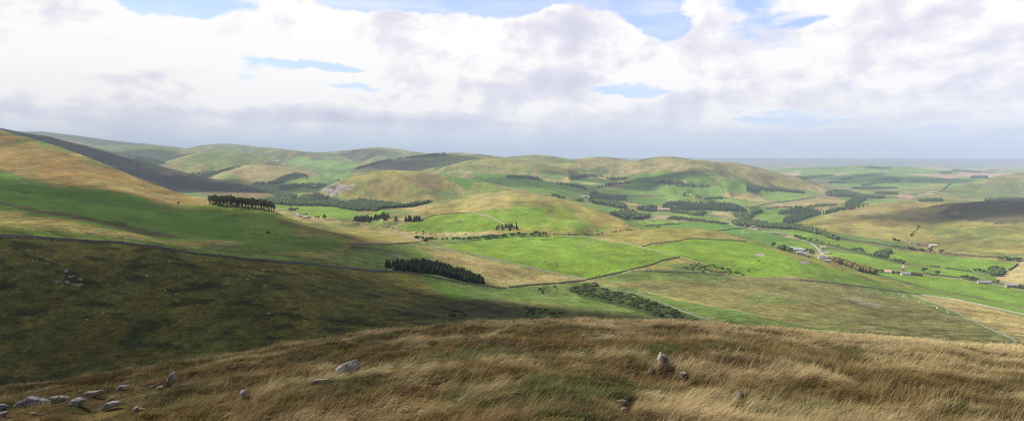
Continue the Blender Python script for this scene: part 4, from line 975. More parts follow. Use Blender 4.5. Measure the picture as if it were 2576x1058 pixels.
# streamside and farm trees
trees('tree','x','f',[(1440,470)],1,17,'large round tree to the right of the pink farmhouse',None,1300,2200,1.15,True)
trees('tree','x','f',[(1110,420),(1200,435)],2,11,'lower tree left of the large round tree by the farmhouse','two lower trees by the farmhouse',1300,2200,1.2,True)
trees('tree','x','f',[(740,290)],1,12,'dark tree just behind the pink farmhouse roof',None,1300,2200,.9,True)
trees('pine','x','2',[(1618,935)],1,21,'tall thin ragged pine at the left end of the stream',None,900,1500,.7,True)
trees('tree','l','2',[(1560,945),(1640,948),(1720,945),(1800,948),(1840,945)],11,9,'streamside tree at the left end of the stream','trees at the left end of the stream',900,1500,1.2,True,jm=5)
trees('tree','x','2',[(1640,975)],1,9.5,'single round dark tree at the wall corner below the stream',None,800,1400,1.2,True)
trees('tree','l','2',[(1860,940),(1960,945),(2090,938),(2240,925),(2351,912)],22,8,'streamside tree along the top of the sheep field','trees along the stream',1000,1600,1.4,True,jm=4)
trees('tree','l','3',[(0,815),(120,800),(250,795),(380,785),(500,783),(620,778)],24,8,'streamside tree between the sheep field and the knoll','trees between sheep field and knoll',1100,1600,1.4,False,jm=4)
trees('tree','x','3',[(490,780),(345,790)],2,13,'taller streamside tree standing above its neighbours','taller streamside trees',1100,1600,1.1,True)
bushes('l','3',[(600,775),(760,775),(850,778),(1000,775),(1150,758),(1250,738),(1350,732)],26,3.2,'low scrub bush on the stream bank under the knoll','scrub on the stream bank',1100,1700,1.8)
bushes('l','2',[(1250,820),(1400,845),(1500,870),(1640,890),(1800,900),(2000,890)],16,2.6,'scattered bush on the pale rough ground above the stream','bushes on the rough ground',1000,1700,1.8)
bushes('l','2',[(790,770),(880,775),(1000,785),(1060,800)],12,3,'bush along the burn right of the farmhouse','bushes along the burn',1200,2200,1.8)
bushes('x','2',[(250,878)],1,5,'single dark bush alone on the green slope',None,500,1200,1.1)
bushes('x','1',[(1572,735)],1,5.5,'single dark thorn bush on the bracken edge above the pine wood',None,600,1500,1.2)
bushes('x','3',[(1035,745)],1,5,'single orange-tinged bush near the knoll foot',None,1100,1700,1.0,2)
bushes('x','j',[(725,520)],1,6,'single rounded bush in the field behind the pale green rise',None,1350,2600,1.6,1)
# ravine and gorse
bushes('p','7',[(455,385),(520,360),(580,352),(620,375),(720,400),(850,435),(960,480),(1060,525),(1140,548),(1000,548),(900,520),(760,470),(600,430),(500,410)],150,3.3,'dark gorse bush crowding the ravine below the wall corner','gorse bushes in the ravine',380,820,1.9,0,1.9)
bushes('p','7',[(300,380),(340,385),(350,425),(310,420)],7,2.6,'small dark bush on the green bank left of the ravine','bushes on the green bank',400,760,1.1,0,3)
bushes('p','7',[(370,372),(405,372),(405,390),(370,388)],4,2.6,'small dark bush by the wall above the green bank','bushes by the wall',400,760,1.2,0,3)
bushes('p','7',[(230,480),(320,485),(430,510),(440,525),(240,520)],18,2.2,'low dark bush in the shaded hollow behind the brow','bushes in the shaded hollow',280,560,1.6,0,2)
bushes('p','7',[(1035,275),(1100,250),(1200,265),(1300,290),(1362,320),(1290,318),(1180,305),(1080,295)],66,2.2,'dark green gorse bush in the patch above the pale wall','gorse patch above the pale wall',600,1100,2.1,0,2.4)
bushes('p','8',[(0,230),(40,225),(60,235),(20,250),(0,250)],10,1.8,'gorse bush at the right end of the gorse patch','gorse at the end of the patch',600,1100,1.7,0,2)
bushes('x','8',[(82,200),(100,201),(118,202),(135,204)],4,1.6,'low gorse in the short row under the first bare oval','row of low gorse',640,1200,2.2)
bushes('x','8',[(64,187),(70,188)],2,1.6,'pair of dark bushes left of the short gorse row','pair of dark bushes',640,1200,1.6)
bushes('x','8',[(200,219)],1,1.9,'lone dark bush between the two bare ovals',None,640,1200,1.6)
bushes('x','6',[(1035,478),(1060,490),(1100,500),(1130,505),(1085,520),(1150,520)],6,2.6,'dark bush low on the shaded hillside above the brow','dark bushes on the shaded hillside',300,640,1.9)
# right valley: river trees, road hedges, gardens
V_ = (1050, 2600)
trees('tree','l','4',[(0,610),(110,625),(200,640),(330,650),(440,660),(560,690),(640,700)],40,11,'riverside tree in the dark band beyond the valley road','trees in the riverside band',1500,3000,1.35,False,jm=8)
trees('tree','l','4',[(640,705),(700,725),(760,745),(850,770)],10,8,'riverside tree where the dark band thins out','trees where the band thins',1300,2600,1.4,False,jm=5)
trees('tree','l','h',[(640,80),(760,100),(860,120),(930,130)],9,10,'roadside tree in the clump above the pale road bend','trees above the road bend',1150,2400,1.3,False,jm=3)
trees('tree','x','h',[(1020,165)],1,10,'left of two round trees above the road bend',None,1150,2400,1.3,True)
trees('tree','x','h',[(1190,178)],1,11.5,'right and larger of two round trees above the road bend',None,1150,2400,1.35,True)
trees('tree','x','h',[(1320,205),(1470,240),(1690,275)],3,8,'small tree rising out of the long hedge','small trees in the long hedge',1150,2400,1.2,True)
trees('tree','p','h',[(2020,400),(2060,360),(2250,360),(2300,410)],7,10,'tree of the round clump half way along the long hedge','round clump in the long hedge',1050,2400,1.3,False,5)
trees('conifer','p','4',[(1035,880),(1120,850),(1240,845),(1200,880),(1160,910),(1080,900)],14,9,'conifer in the triangular copse between the valley fields','trees of the triangular copse',1050,2400,1.5,False,5)
trees('tree','l','4',[(1100,905),(1150,915),(1185,915)],6,8,'tree at the lower corner of the triangular copse','trees under the copse',1050,2400,1.4,False)
trees('tree','l','i',[(380,85),(470,100),(560,125),(600,125)],9,8,'tree of the clump where the farm lane meets the hedge','trees at the lane and hedge',1000,2200,1.4,False,jm=3)
trees('tree','x','i',[(915,280)],1,13,'taller of two lone round trees beside the lane',None,950,2200,1.15,True)
trees('tree','x','i',[(1130,315)],1,11,'shorter of two lone round trees beside the lane',None,950,2200,1.25,True)
trees('tree','l','i',[(560,250),(600,248)],2,6,'little tree just behind the long white cottage','little trees behind the cottage',950,2200,1.3,False)
trees('autumn','l','i',[(700,310),(760,320),(820,325),(880,335)],9,6.5,'reddish garden tree right of the long white cottage','garden trees right of the cottage',950,2200,1.5,False,jm=2)
trees('autumn','l','i',[(90,255),(170,262),(240,268)],8,6.5,'yellowing garden tree left of the gabled cottage','garden trees left of the gabled cottage',950,2200,1.4,False,jm=2)
trees('tree','l','i',[(390,285),(450,290),(520,295)],7,5,'garden tree between the two white cottages','garden trees between the cottages',950,2200,1.4,False,jm=2)
trees('tree','l','i',[(1530,375),(1600,385),(1680,395),(1780,415)],12,9,'tree in the dark clump left of the pinkish bungalow','trees left of the bungalow',950,2200,1.3,False,jm=3)
trees('tree','x','i',[(2070,455),(2140,465)],2,8,'round green tree between the bungalow and the grey house','round trees between the houses',950,2200,1.2,True)
trees('tree','l','i',[(2480,520),(2550,540),(2620,560)],6,7,'tree beside the right wall of the grey house','trees beside the grey house',850,2200,1.4,False,jm=2)
trees('tree','p','i',[(1990,280),(2020,215),(2120,200),(2280,245),(2200,310),(2080,310)],20,9,'tree of the walled copse at the corner of the pale field','trees of the walled copse',950,2200,1.4,False,4)
trees('tree','l','i',[(1730,240),(1800,255),(1900,275),(1960,285)],8,7,'tree in the short row running into the walled copse','row running into the copse',950,2200,1.4,False,jm=3)
trees('tree','x','4',[(1245,785)],1,15,'taller of the two trees beside the track to the pink barns',None,1200,2400,1.2,True)
trees('tree','x','4',[(1285,788)],1,12,'rounder of the two trees beside the track to the pink barns',None,1200,2400,1.5,True)
trees('tree','l','4',[(1230,830),(1320,840),(1420,852),(1510,858)],13,8,'tree in the row under the pink barns','trees under the pink barns',1100,2400,1.5,False,jm=3)
trees('tree','x','4',[(1555,862)],1,10,'left round tree at the end of the row under the barns',None,1100,2400,1.4,True)
trees('tree','x','4',[(1645,875)],1,12,'right and widest round tree past the row under the barns',None,1100,2400,1.5,True)
bushes('l','4',[(1100,795),(1400,825),(1700,875),(1900,895),(2130,905)],20,2.6,'low bush along the dry river bank','bushes on the dry river bank',1100,2400,2.2,0,jm=3)
trees('tree','l','4',[(2135,930),(2200,938),(2260,942),(2320,945)],12,9,'tree in the dark line at the right edge of the green field','trees at the field edge',1000,2200,1.5,False,jm=4)
bushes('l','4',[(1455,640),(1440,675),(1410,700),(1385,735)],12,4,'thorn bush in the dry gully on the tan hillside','thorns in the gully',1300,2400,1.7)
trees('autumn','l','h',[(1480,590),(1620,590),(1760,640),(1900,690),(2100,770),(2300,790),(2480,870)],26,8,'turning tree in the belt below the slate barn','turning trees below the slate barn',960,2200,1.5,False,jm=4)
trees('tree','l','h',[(1800,640),(1980,720),(2160,800),(2400,880),(2540,910)],16,8,'green tree in the belt below the slate barn','green trees below the slate barn',960,2200,1.4,False,jm=3)
trees('tree','l','h',[(120,295),(260,305),(400,300),(470,370),(600,400)],18,8,'farm tree left of the pale blue shed roofs','farm trees left of the sheds',1150,2400,1.4,False,jm=4)
trees('tree','l','h',[(900,395),(960,400),(1060,430),(1110,440),(1010,470)],10,8,'farm tree right of the pale blue shed roofs','farm trees right of the sheds',1100,2400,1.3,False,jm=2)
bushes('l','h',[(850,500),(940,525),(1020,540),(1100,545),(1200,500)],12,4,'garden bush between farmhouse and slate barn','garden bushes by the slate barn',1050,2400,1.6,1)
# ------------------------------------------------------------------ woods far off: each reads as one mass
def tiny(kind, seed):
    rng = np.random.default_rng(seed); V = []; Fc = []
    if kind == 'c':
        for z0, z1, r in ((.08, .62, .2), (.38, 1.0, .14)):
            i = len(V); n = 6
            for k in range(n): a = 2*pi*k/n + rng.uniform(-.2, .2); q = r * rng.uniform(.75, 1.25); V.append((cos(a)*q, sin(a)*q, z0 + rng.uniform(-.05, .05)))
            V.append((0, 0, z1))
            for k in range(n): Fc.append((i+k, i+(k+1) % n, i+n))
    else:
        for c, s in (((0, 0, .6), .36), ((.22, .1, .48), .28), ((-.18, -.16, .5), .28), ((-.05, .2, .45), .26)):
            i = len(V); n = 6
            for zz, rr in ((-.8, .5), (.1, 1.0), (.75, .6)):
                for k in range(n): a = 2*pi*k/n + rng.uniform(-.3, .3); q = s * rr * rng.uniform(.75, 1.2); V.append((c[0]+cos(a)*q, c[1]+sin(a)*q, c[2]+s*zz*rng.uniform(.8, 1.1)))
            V.append((c[0], c[1], c[2]+s))
            for m in range(2):
                for k in range(n): j = (k+1) % n; a, b_, e, f = i+m*n+k, i+m*n+j, i+(m+1)*n+j, i+(m+1)*n+k; Fc += [(a, b_, e), (a, e, f)]
            for k in range(n): Fc.append((i+2*n+k, i+2*n+(k+1) % n, i+3*n))
    return np.array(V, float), np.array(Fc, int)
TINY = {k: [tiny(k, s) for s in range(4)] for k in 'cb'}
def wood(label, kind, z, pg, h, sp, d0=1500, d1=20000, cap=6000, mat=None, name=None):
    rng = np.random.default_rng(abs(hash(label)) % 1000 if False else len(label) * 7 + len(pg)); pg = zc(z, pg)
    W = np.array([hit(x, y, d0, d1)[:2] for x, y in pg]); x0, y0 = W.min(0) - 30; x1, y1 = W.max(0) + 30
    n = int(min(60000, (x1-x0)*(y1-y0)/(sp*sp)))
    x = rng.uniform(x0, x1, n); y = rng.uniform(y0, y1, n); zg = groundv(x, y); px = CX + x / y * F; py = HY - zg / y * F; hp = h / y * F
    # in sight from the brow only
    ok = np.zeros(n, bool)
    def ins(a, b_):
        r = np.zeros(n, bool)
        for (xa, ya), (xb, yb) in zip(pg, pg[1:] + pg[:1]):
            with np.errstate(divide='ignore', invalid='ignore'): r ^= ((ya > b_) != (yb > b_)) & (a < (xb-xa)*(b_-ya)/(yb-ya+1e-12)+xa)
        return r
    ok = ins(px, py - .25 * hp) & ins(px, py - .75 * hp)
    x, y, zg = x[ok], y[ok], zg[ok]
    if len(x) > cap: x, y, zg = x[:cap], y[:cap], zg[:cap]
    if len(x) == 0: print('EMPTY', label); return
    Vs = []; Fs = []; o = 0; vi = rng.integers(0, 4, len(x)); a = rng.uniform(0, 6.28, len(x)); s = h * rng.uniform(.72, 1.18, len(x))
    for k in range(4):
        V, Fc = TINY[kind][k]; m = vi == k; N = m.sum()
        if N == 0: continue
        ca, sa = np.cos(a[m])[:, None], np.sin(a[m])[:, None]; S_ = s[m][:, None]
        wd = 1.25 if kind == 'c' else 1.1
        P_ = np.stack([(V[:, 0]*ca - V[:, 1]*sa)*S_*wd + x[m][:, None], (V[:, 0]*sa + V[:, 1]*ca)*S_*wd + y[m][:, None], V[:, 2]*S_ + zg[m][:, None]], -1).reshape(-1, 3)
        Vs.append(P_); Fs.append((Fc[None] + (np.arange(N) * len(V))[:, None, None]).reshape(-1, 3) + o); o += len(P_)
    me = mesh_np('wood', np.concatenate(Vs), np.concatenate(Fs))
    tag(obj(name or ('conifer_wood' if kind == 'c' else 'woodland'), me, mat or (m_con if kind == 'c' else m_leaf)), label, 'wood', kind='stuff')
wood('dark conifer forest running down the long shaded slope','c','1',[(980,395),(1080,420),(1300,470),(1600,520),(1900,550),(2100,560),(2340,618),(2330,636),(2000,628),(1700,610),(1400,545),(1150,480)],12,9,2500,4300,9000)
wood('dark conifers of the shaded side valley on the left','c','1',[(1100,300),(1300,330),(1470,372),(1340,418),(1250,390)],12,11,4300,7500,3000)
wood('strip of conifers slanting across the round left hill','c','1',[(1640,480),(1700,462),(1900,440),(2140,390),(2130,405),(1960,455),(1850,500),(1720,512),(1640,490)],15,11,3800,6200,2500)
wood('dark rounded wood above the upper valley hamlet','c','2',[(240,430),(300,405),(400,365),(480,342),(560,348),(635,375),(620,385),(520,390),(440,410),(380,438),(250,442)],15,10,3200,5600,2500)
wood('small wood at the left of the upper hamlet','c','2',[(128,440),(135,425),(215,425),(218,443)],13,9,3200,5600)
wood('garden woodland round the upper hamlet','b','2',[(330,480),(350,455),(480,440),(560,435),(760,440),(770,455),(680,485),(600,478),(540,462),(480,475),(400,500)],13,10,2600,5200,1500)
wood('mixed wood filling the valley mouth left of the scree','b','2',[(230,500),(330,495),(420,520),(510,545),(480,575),(430,600),(470,630),(200,610),(90,580),(250,570),(330,560)],15,10,1900,4200,3000)
wood('oak wood along the foot of the scree hill','b','2',[(480,580),(560,540),(680,520),(760,545),(850,580),(940,600),(1000,575),(1100,570),(1200,590),(1300,600),(1450,620),(1550,595),(1690,590),(1700,610),(1600,650),(1500,670),(1420,695),(1280,698),(1200,685),(1000,675),(800,640),(640,635),(480,635),(300,612)],12,9,1800,3000,6000)
wood('few low trees at the right tip of the oak wood','b','2',[(1705,612),(1712,598),(1740,598),(1745,612)],9,7,1900,3000)
wood('strip of conifers on the shaded ridge behind the scree hill','c','2',[(975,320),(1050,290),(1200,250),(1350,215),(1500,190),(1700,175),(1810,168),(1825,195),(1650,212),(1450,215),(1350,228),(1180,272),(1060,310)],15,11,4000,7000,4000)
wood('conifers on the distant left skyline top','c','2',[(990,160),(1000,148),(1055,147),(1060,155)],16,14,5500,12000)
wood('row of conifers on the distant ridge crest','c','2',[(1810,172),(1840,163),(1912,161),(1912,168)],14,12,4000,7000)
wood('thin line of conifers at the right end of the ridge crest','c','2',[(2070,186),(2072,177),(2130,182),(2210,196),(2215,206),(2130,195)],14,12,4000,7000)
wood('conifer block at the top of the left green fields','c','3',[(210,262),(240,245),(420,250),(500,260),(560,285),(565,298),(480,285),(360,275),(230,275)],16,10,2900,5200,2000)
wood('conifer strip along the lower edge of the green fields','c','3',[(620,314),(700,312),(820,325),(900,340),(940,360),(935,375),(860,355),(760,335),(640,322)],15,9,2600,4500,1500)
wood('conifer wood under the pair of tan hills','c','3',[(770,268),(800,252),(950,232),(1020,232),(1110,258),(1200,262),(1310,265),(1300,290),(1180,295),(1060,262),(960,260),(820,290)],15,10,2900,5400,2500)
wood('narrow curved conifer wood above the hamlet roofs','c','3',[(1030,355),(1080,335),(1160,310),(1310,300),(1315,315),(1200,330),(1100,345),(1040,365)],15,9,2600,4800,1500)
wood('large conifer block under the shaded hill','c','3',[(1500,308),(1560,295),(1750,286),(1800,300),(1960,320),(2095,338),(2095,348),(1900,350),(1780,350),(1620,330),(1500,318)],17,10,2700,4600,3000)
wood('left small conifer block in the middle fields','c','3',[(1785,432),(1790,405),(1850,415),(1965,430),(1965,442)],13,8,2500,4400)
wood('right small conifer block in the middle fields','c','3',[(1978,465),(1980,440),(2060,435),(2145,438),(2148,455)],13,8,2500,4400)
wood('conifer wood in the dip behind the knoll','c','3',[(960,410),(1020,385),(1060,410),(1180,425),(1290,418),(1290,470),(1180,468),(1100,455),(1000,455),(955,480),(970,430)],16,9,2200,4200,2000)
wood('woodland between knoll and valley fields','b','3',[(955,490),(1000,460),(1150,470),(1280,495),(1285,540),(1200,530),(1100,505),(980,490)],14,9,2000,4200,1500)
wood('row of trees on the knoll shoulder skyline','c','3',[(490,400),(600,402),(700,418),(765,438),(765,458),(700,445),(600,415)],14,9,1700,3600)
wood('few trees in the field right of the knoll skyline','b','3',[(830,475),(840,455),(900,458),(905,480)],11,9,1800,3600)
wood('riverside woodland below the pink hall','b','3',[(1130,590),(1180,565),(1260,555),(1360,560),(1400,585),(1490,590),(1500,620),(1400,632),(1270,632),(1200,605)],14,9,1700,3400,1800)
wood('dark wood left of the pink hall','c','3',[(1380,550),(1385,520),(1450,515),(1500,505),(1565,515),(1565,560),(1500,570),(1420,558)],15,9,2000,3800,1200)
wood('tall conifer wood behind the pink hall','c','3',[(1590,520),(1640,485),(1750,475),(1950,480),(2150,490),(2260,505),(2290,520),(2351,540),(2351,565),(2200,570),(2100,555),(1900,550),(1750,560),(1660,550)],19,10,2100,3900,4500)
wood('village woodland between the pink hall and the lane','b','3',[(1660,570),(1700,550),(1800,560),(1850,580),(1980,555),(2010,580),(1950,605),(1860,600),(1780,585)],12,9,1900,3600,900)
wood('broad wood beside the bridge','b','3',[(2220,600),(2260,580),(2351,570),(2351,700),(2280,690),(2220,680),(2230,650),(2300,630),(2230,610)],13,9,1700,3300,1800)
wood('scrub along the dry river bed','b','3',[(1650,620),(1700,605),(1850,625),(2000,640),(2200,668),(2180,685),(2000,670),(1800,650),(1650,640)],7,8,1600,3000,900)
wood('trees continuing right of the bridge','b','4',[(0,540),(60,520),(0,490),(60,480),(120,500),(130,525),(60,545),(0,620)],13,9,1600,3200,900)
wood('conifers below the pale right pasture','c','4',[(255,520),(330,505),(420,470),(560,490),(620,520),(580,545),(400,545),(270,545)],15,10,1900,3500,2000)
wood('conifer strip climbing the edge of the tan pasture','c','4',[(305,610),(320,570),(420,540),(560,525),(640,525),(760,490),(860,475),(1050,455),(1055,468),(940,490),(800,515),(640,545),(520,570),(390,620)],14,9,1800,3700,3000)
wood('conifer band crossing the middle valley','c','4',[(815,470),(850,430),(900,400),(1010,405),(1015,420),(960,450),(880,475)],14,10,2300,4400,1500)
wood('broad band of woodland where the valley opens','b','4',[(660,370),(700,345),(800,335),(920,360),(1000,380),(1150,390),(1190,410),(1000,412),(900,395),(760,395),(690,390)],14,11,2500,5200,3000)
wood('scrubby trees along the middle stream','b','4',[(480,475),(600,460),(760,455),(770,470),(600,485),(520,490)],9,9,2100,4000,700)
wood('hedge of low scrub on the near bank','b','4',[(150,495),(250,480),(390,478),(390,490),(260,492),(160,502)],6,8,1900,3600,500)
wood('conifer block at the foot of the tan hills','c','4',[(0,350),(0,285),(60,290),(160,310),(300,325),(450,345),(540,365),(480,370),(300,352),(160,345),(110,340),(105,362)],16,10,2800,4700,3000)
wood('wood beside the arable hamlet','b','4',[(960,310),(970,290),(1060,262),(1180,232),(1240,235),(1300,265),(1250,278),(1100,285),(1040,300)],18,16,4200,9000,1500)
wood('dark belt on the rolling farmland','c','4',[(770,262),(800,245),(890,228),(900,238),(830,258)],14,14,4200,9000,900)
wood('small dark wood on the rolling farmland','c','4',[(690,282),(692,266),(830,264),(835,280)],14,12,4000,9000,900)
wood('shelter belt on the farmland skyline','c','4',[(1720,180),(1730,166),(1900,178),(2130,192),(2135,203),(1950,196),(1800,184)],18,16,5000,14000,1200)
wood('small plantation in the skyline fields','c','4',[(1625,203),(1640,183),(1735,182),(1740,195),(1690,206)],18,14,4500,12000,800)
wood('plantation near the right skyline fields','c','4',[(1870,240),(1900,222),(2035,218),(2040,240)],18,14,4200,12000,900)
wood('far belt at the right skyline','c','4',[(2030,180),(2035,170),(2125,172),(2125,181)],18,16,5000,14000,500)
wood('wood on the top of the far green swell','c','4',[(960,160),(1040,142),(1215,152),(1200,166)],12,14,5000,14000,900)
wood('hedgerow trees by the distant white farm','b','4',[(380,250),(400,228),(600,215),(740,212),(740,222),(600,235),(480,252)],12,14,4300,9000,900)
wood('scattered trees in the middle distance','b','4',[(860,335),(900,315),(1100,310),(1270,318),(1270,328),(1100,335)],11,14,3500,8000,700)
wood('trees round the pair of white cottages','b','4',[(1085,372),(1095,355),(1160,350),(1270,358),(1275,378),(1160,376)],12,11,3000,6500,600)
wood('dark block on the crest of the tan pasture','c','4',[(1435,435),(1450,415),(1560,408),(1650,408),(1665,425),(1662,442)],16,9,2100,3600,1500)
wood('conifer strip under the right-hand moor','c','4',[(2005,432),(2010,412),(2200,402),(2341,402),(2700,400),(2700,430),(2341,440)],14,11,2500,4600,2500)
wood('thorns scattered up the far pale hillside','b','4',[(1650,340),(1690,300),(1730,275),(1740,285),(1700,315),(1670,345)],7,14,3400,8000,200)
wood('dark band of riverside trees beyond the valley road','b','4',[(0,595),(100,600),(240,622),(420,628),(560,655),(650,688),(790,745),(780,768),(640,722),(520,690),(400,668),(240,662),(100,650),(0,645)],12,7,1400,3000,1600)
wood('belt of turning trees below the slate barn','b','h',[(1480,590),(1640,560),(1800,620),(2000,690),(2200,740),(2400,760),(2576,850),(2576,930),(2400,890),(2200,850),(2000,770),(1800,700),(1600,650),(1500,630)],9,5,950,2200,900,m_aut)
wood('undergrowth filling the walled copse','b','i',[(1990,290),(2010,215),(2120,195),(2280,240),(2320,260),(2210,318),(2080,312)],9,5,950,2200,500)
wood('undergrowth filling the triangular copse','b','4',[(1030,890),(1110,850),(1180,838),(1245,850),(1190,885),(1185,915),(1130,910)],8,5,1050,2400,500)
wood('clump of trees about the blue-roofed sheds','b','h',[(80,290),(250,270),(400,250),(430,300),(560,330),(640,390),(560,410),(380,360),(200,320)],8,5,1150,2400,400)
print('TREES', COUNT)
# ------------------------------------------------------------------ stone walls, tracks, road
m_wall = simple_mat('dry_stone', (.14, .13, .115), .4, .8, .95, bump=.3, tint=(.21, .195, .175))
m_wallp = simple_mat('pale_dry_stone', (.24, .22, .19), .3, .8, .95, bump=.3, tint=(.35, .32, .28))
m_track = simple_mat('worn_track', (.30, .255, .17), .2, .25, .95, tint=(.36, .31, .21))
m_road = simple_mat('pale_road', (.30, .28, .265), .12, .3, .9)
def path_world(z, ln, d0, d1, step):
    ln = zc(z, ln); W = np.array([hit(x, y, d0, d1)[:2] for x, y in ln]); L = np.r_[0, np.cumsum(np.hypot(*np.diff(W, axis=0).T))]
    s = np.linspace(0, L[-1], max(3, int(L[-1] / step)))
    # rounded corners
    x = np.interp(s, L, W[:, 0]); y = np.interp(s, L, W[:, 1]); k = max(1, int(12 / step))
    if len(x) > 4 * k: xs, ys = smooth1(x, k), smooth1(y, k); xs[0], ys[0], xs[-1], ys[-1] = x[0], y[0], x[-1], y[-1]; x, y = xs, ys
    return x, y
def wall(z, ln, label, h=1.5, w=.8, mat=None, d0=300, d1=3500, step=3.0, name='stone_wall'):
    x, y = path_world(z, ln, d0, d1, step); rng = np.random.default_rng(len(label)); n = len(x)
    tx, ty = np.gradient(x), np.gradient(y); L = np.hypot(tx, ty) + 1e-9; nx, ny = -ty / L, tx / L
    hh = h * (1 + rng.normal(0, .09, n)); gap = rng.random(n) < .015; hh[gap] *= .45
    V = []
    for a, b_ in ((-.5, -1), (-.36, 1), (.36, 1), (.5, -1)):
        X = x + nx * w * a; Y = y + ny * w * a; zg = groundv(X, Y)
        V.append(np.stack([X, Y, zg + (hh if b_ > 0 else -.4)], -1))
    V = np.stack(V, 1).reshape(-1, 3); i = np.arange(n - 1)[:, None] * 4
    Fq = np.concatenate([i + np.array([[k, k+1, k+5, k+4]]) for k in range(3)])
    Fc = [tuple(f) for f in Fq] + [(3, 2, 1, 0), tuple(4*(n-1) + k for k in range(4))]
    o0 = V[0].copy(); me = mesh_np('stone_wall', V - o0, Fc); tag(obj(name, me, mat or m_wall, loc=tuple(o0)), label, 'stone wall', 'dry stone walls')
def strip(z, ln, name, w, mat, d0=300, d1=6000, step=4.0, lift=.22):
    x, y = path_world(z, ln, d0, d1, step); tx, ty = np.gradient(x), np.gradient(y); L = np.hypot(tx, ty) + 1e-9; nx, ny = -ty / L, tx / L; V = []
    for a in (-.5, -.17, .17, .5): X = x + nx * w * a; Y = y + ny * w * a; V.append(np.stack([X, Y, groundv(X, Y) + lift], -1))
    n = len(x); V = np.stack(V, 1).reshape(-1, 3); i = np.arange(n - 1)[:, None] * 4
    Fq = np.concatenate([i + np.array([[k, k+4, k+5, k+1]]) for k in range(3)])
    tag(obj(name, mesh_np(name, V, Fq), mat), kind='structure')
wall('d', [(-40,597),(0,598),(100,600),(200,606),(300,612),(400,625),(480,638),(560,647),(640,655),(720,662),(820,671),(900,678),(960,682),(990,684)], 'long dark stone wall winding across the shaded left hillside', 1.9, 1.1, m_wall, 300, 700, 2)
wall('6', [(735,287),(800,300),(900,308),(1000,330),(1120,355),(1250,372),(1362,382)], 'thin pale wall along the lower edge of the plantation', 1.2, .6, m_wall, 400, 800, 2)
wall('6', [(570,157),(640,175),(760,205),(820,225),(885,250)], 'wall slanting down to the plantation from the shaded green slope', 1.5, .8, m_wallp, 500, 1100)
wall('6', [(570,157),(700,158),(840,152),(925,148)], 'short dark wall running level to the stream corner', 1.4, .8, m_wall, 600, 1400)
wall('6', [(760,75),(850,110),(925,148),(985,165)], 'pale wall running down the rough pasture to the stream', 1.3, .8, m_wallp, 700, 1700)
wall('6', [(985,162),(1100,190),(1250,222),(1362,245)], 'pale wall under the left half of the sheep field', 1.7, 1.0, m_wallp, 600, 1400)
wall('7', [(-10,218),(100,242),(250,275),(400,310),(480,325),(545,338)], 'pale wall under the sheep field ending at the ravine corner', 1.7, 1.0, m_wallp, 600, 1200)
wall('7', [(545,338),(640,318),(760,290),(870,265),(930,240),(1000,228),(1018,220)], 'wall climbing the right side of the sheep field', 1.6, .9, m_wall, 600, 1300)
wall('7', [(760,292),(850,297),(950,299),(1100,303),(1250,318),(1362,328)], 'left half of the pale wall between green field and brown moor', 1.7, 1.0, m_wallp, 500, 1100)
wall('8', [(0,280),(150,282),(300,293),(430,305),(560,318),(700,335),(860,358)], 'middle of the wall between bright green slope and brown moor', 1.4, .8, m_wallp, 500, 1100)
wall('8', [(860,358),(960,372),(1100,392),(1200,410),(1300,432),(1400,455),(1514,480),(1600,500)], 'right end of the wall between green slope and brown moor', 1.3, .7, m_wallp, 500, 1100)
wall('7', [(150,378),(250,366),(350,360),(440,353),(500,347),(545,340)], 'dark wall under the sheep-dotted rough pasture', 1.6, .9, m_wall, 450, 1000)
wall('7', [(550,340),(620,375),(700,392),(790,408),(850,422),(910,445),(980,478),(1060,508),(1120,530),(1195,552)], 'low wall following the right bank of the ravine', 1.0, .6, m_wall, 350, 1000, 2)
wall('3', [(1430,880),(1500,860),(1560,850),(1720,835),(1810,815),(1880,810),(2050,818),(2200,826),(2351,832)], 'dark wall curving under the pale green rise', 1.4, .7, m_wall, 800, 1500)
wall('2', [(1870,385),(1900,440),(1950,510),(1990,562)], 'straight pale wall climbing the hill behind the knoll', 2.2, 1.6, m_wallp, 2000, 3300)
wall('2', [(2040,697),(2150,720),(2240,755),(2330,800)], 'pale wall splitting the green fields on the knoll', 1.8, 1.2, m_wallp, 1200, 2000)
wall('2', [(1600,762),(1700,722),(1850,708),(2040,697)], 'dark wall along the top of the green field on the knoll', 1.6, .9, m_wall, 1200, 2000)
wall('3', [(0,597),(60,610),(130,640),(215,685)], 'pale wall running down the knoll to the conifer clump', 1.6, 1.2, m_wallp, 1200, 2000)
wall('3', [(2092,288),(2105,335),(2130,390),(2162,447)], 'wall descending from the tan hill between the middle fields', 2.6, 2.0, m_wallp, 2600, 4600)
wall('3', [(1440,322),(1455,370),(1475,432)], 'thin wall between two middle green fields', 2.2, 1.4, m_wall, 2500, 4400)
wall('3', [(1290,437),(1480,433),(1640,433),(1785,436),(1960,440)], 'long level dark wall under the middle fields', 2.4, 1.6, m_wall, 2400, 4200, 5)
wall('3', [(0,305),(120,330),(200,350),(330,382)], 'pale wall on the skyline behind the knoll', 1.6, 1.2, m_wallp, 2200, 4200)
wall('3', [(300,290),(420,320),(560,360),(700,400),(800,430)], 'dark hedge-topped wall crossing the left green fields', 2.6, 2.0, m_gorse, 2500, 4300, 5, 'field_hedge')
wall('3', [(205,275),(160,310),(125,335)], 'short dark hedge dividing the far left green field', 2.6, 2.0, m_gorse, 2500, 4300, 5, 'field_hedge')
wall('4', [(2215,1020),(2250,1000),(2290,968)], 'dark hedge at the corner of the walled copse', 2.6, 2.0, m_gorse, 950, 2200, 3, 'field_hedge')
wall('i', [(900,290),(1020,315),(1180,330),(1340,345),(1500,365)], 'dark clipped hedge along the lane past the lone trees', 2.2, 1.6, m_gorse, 950, 2200, 3, 'field_hedge')
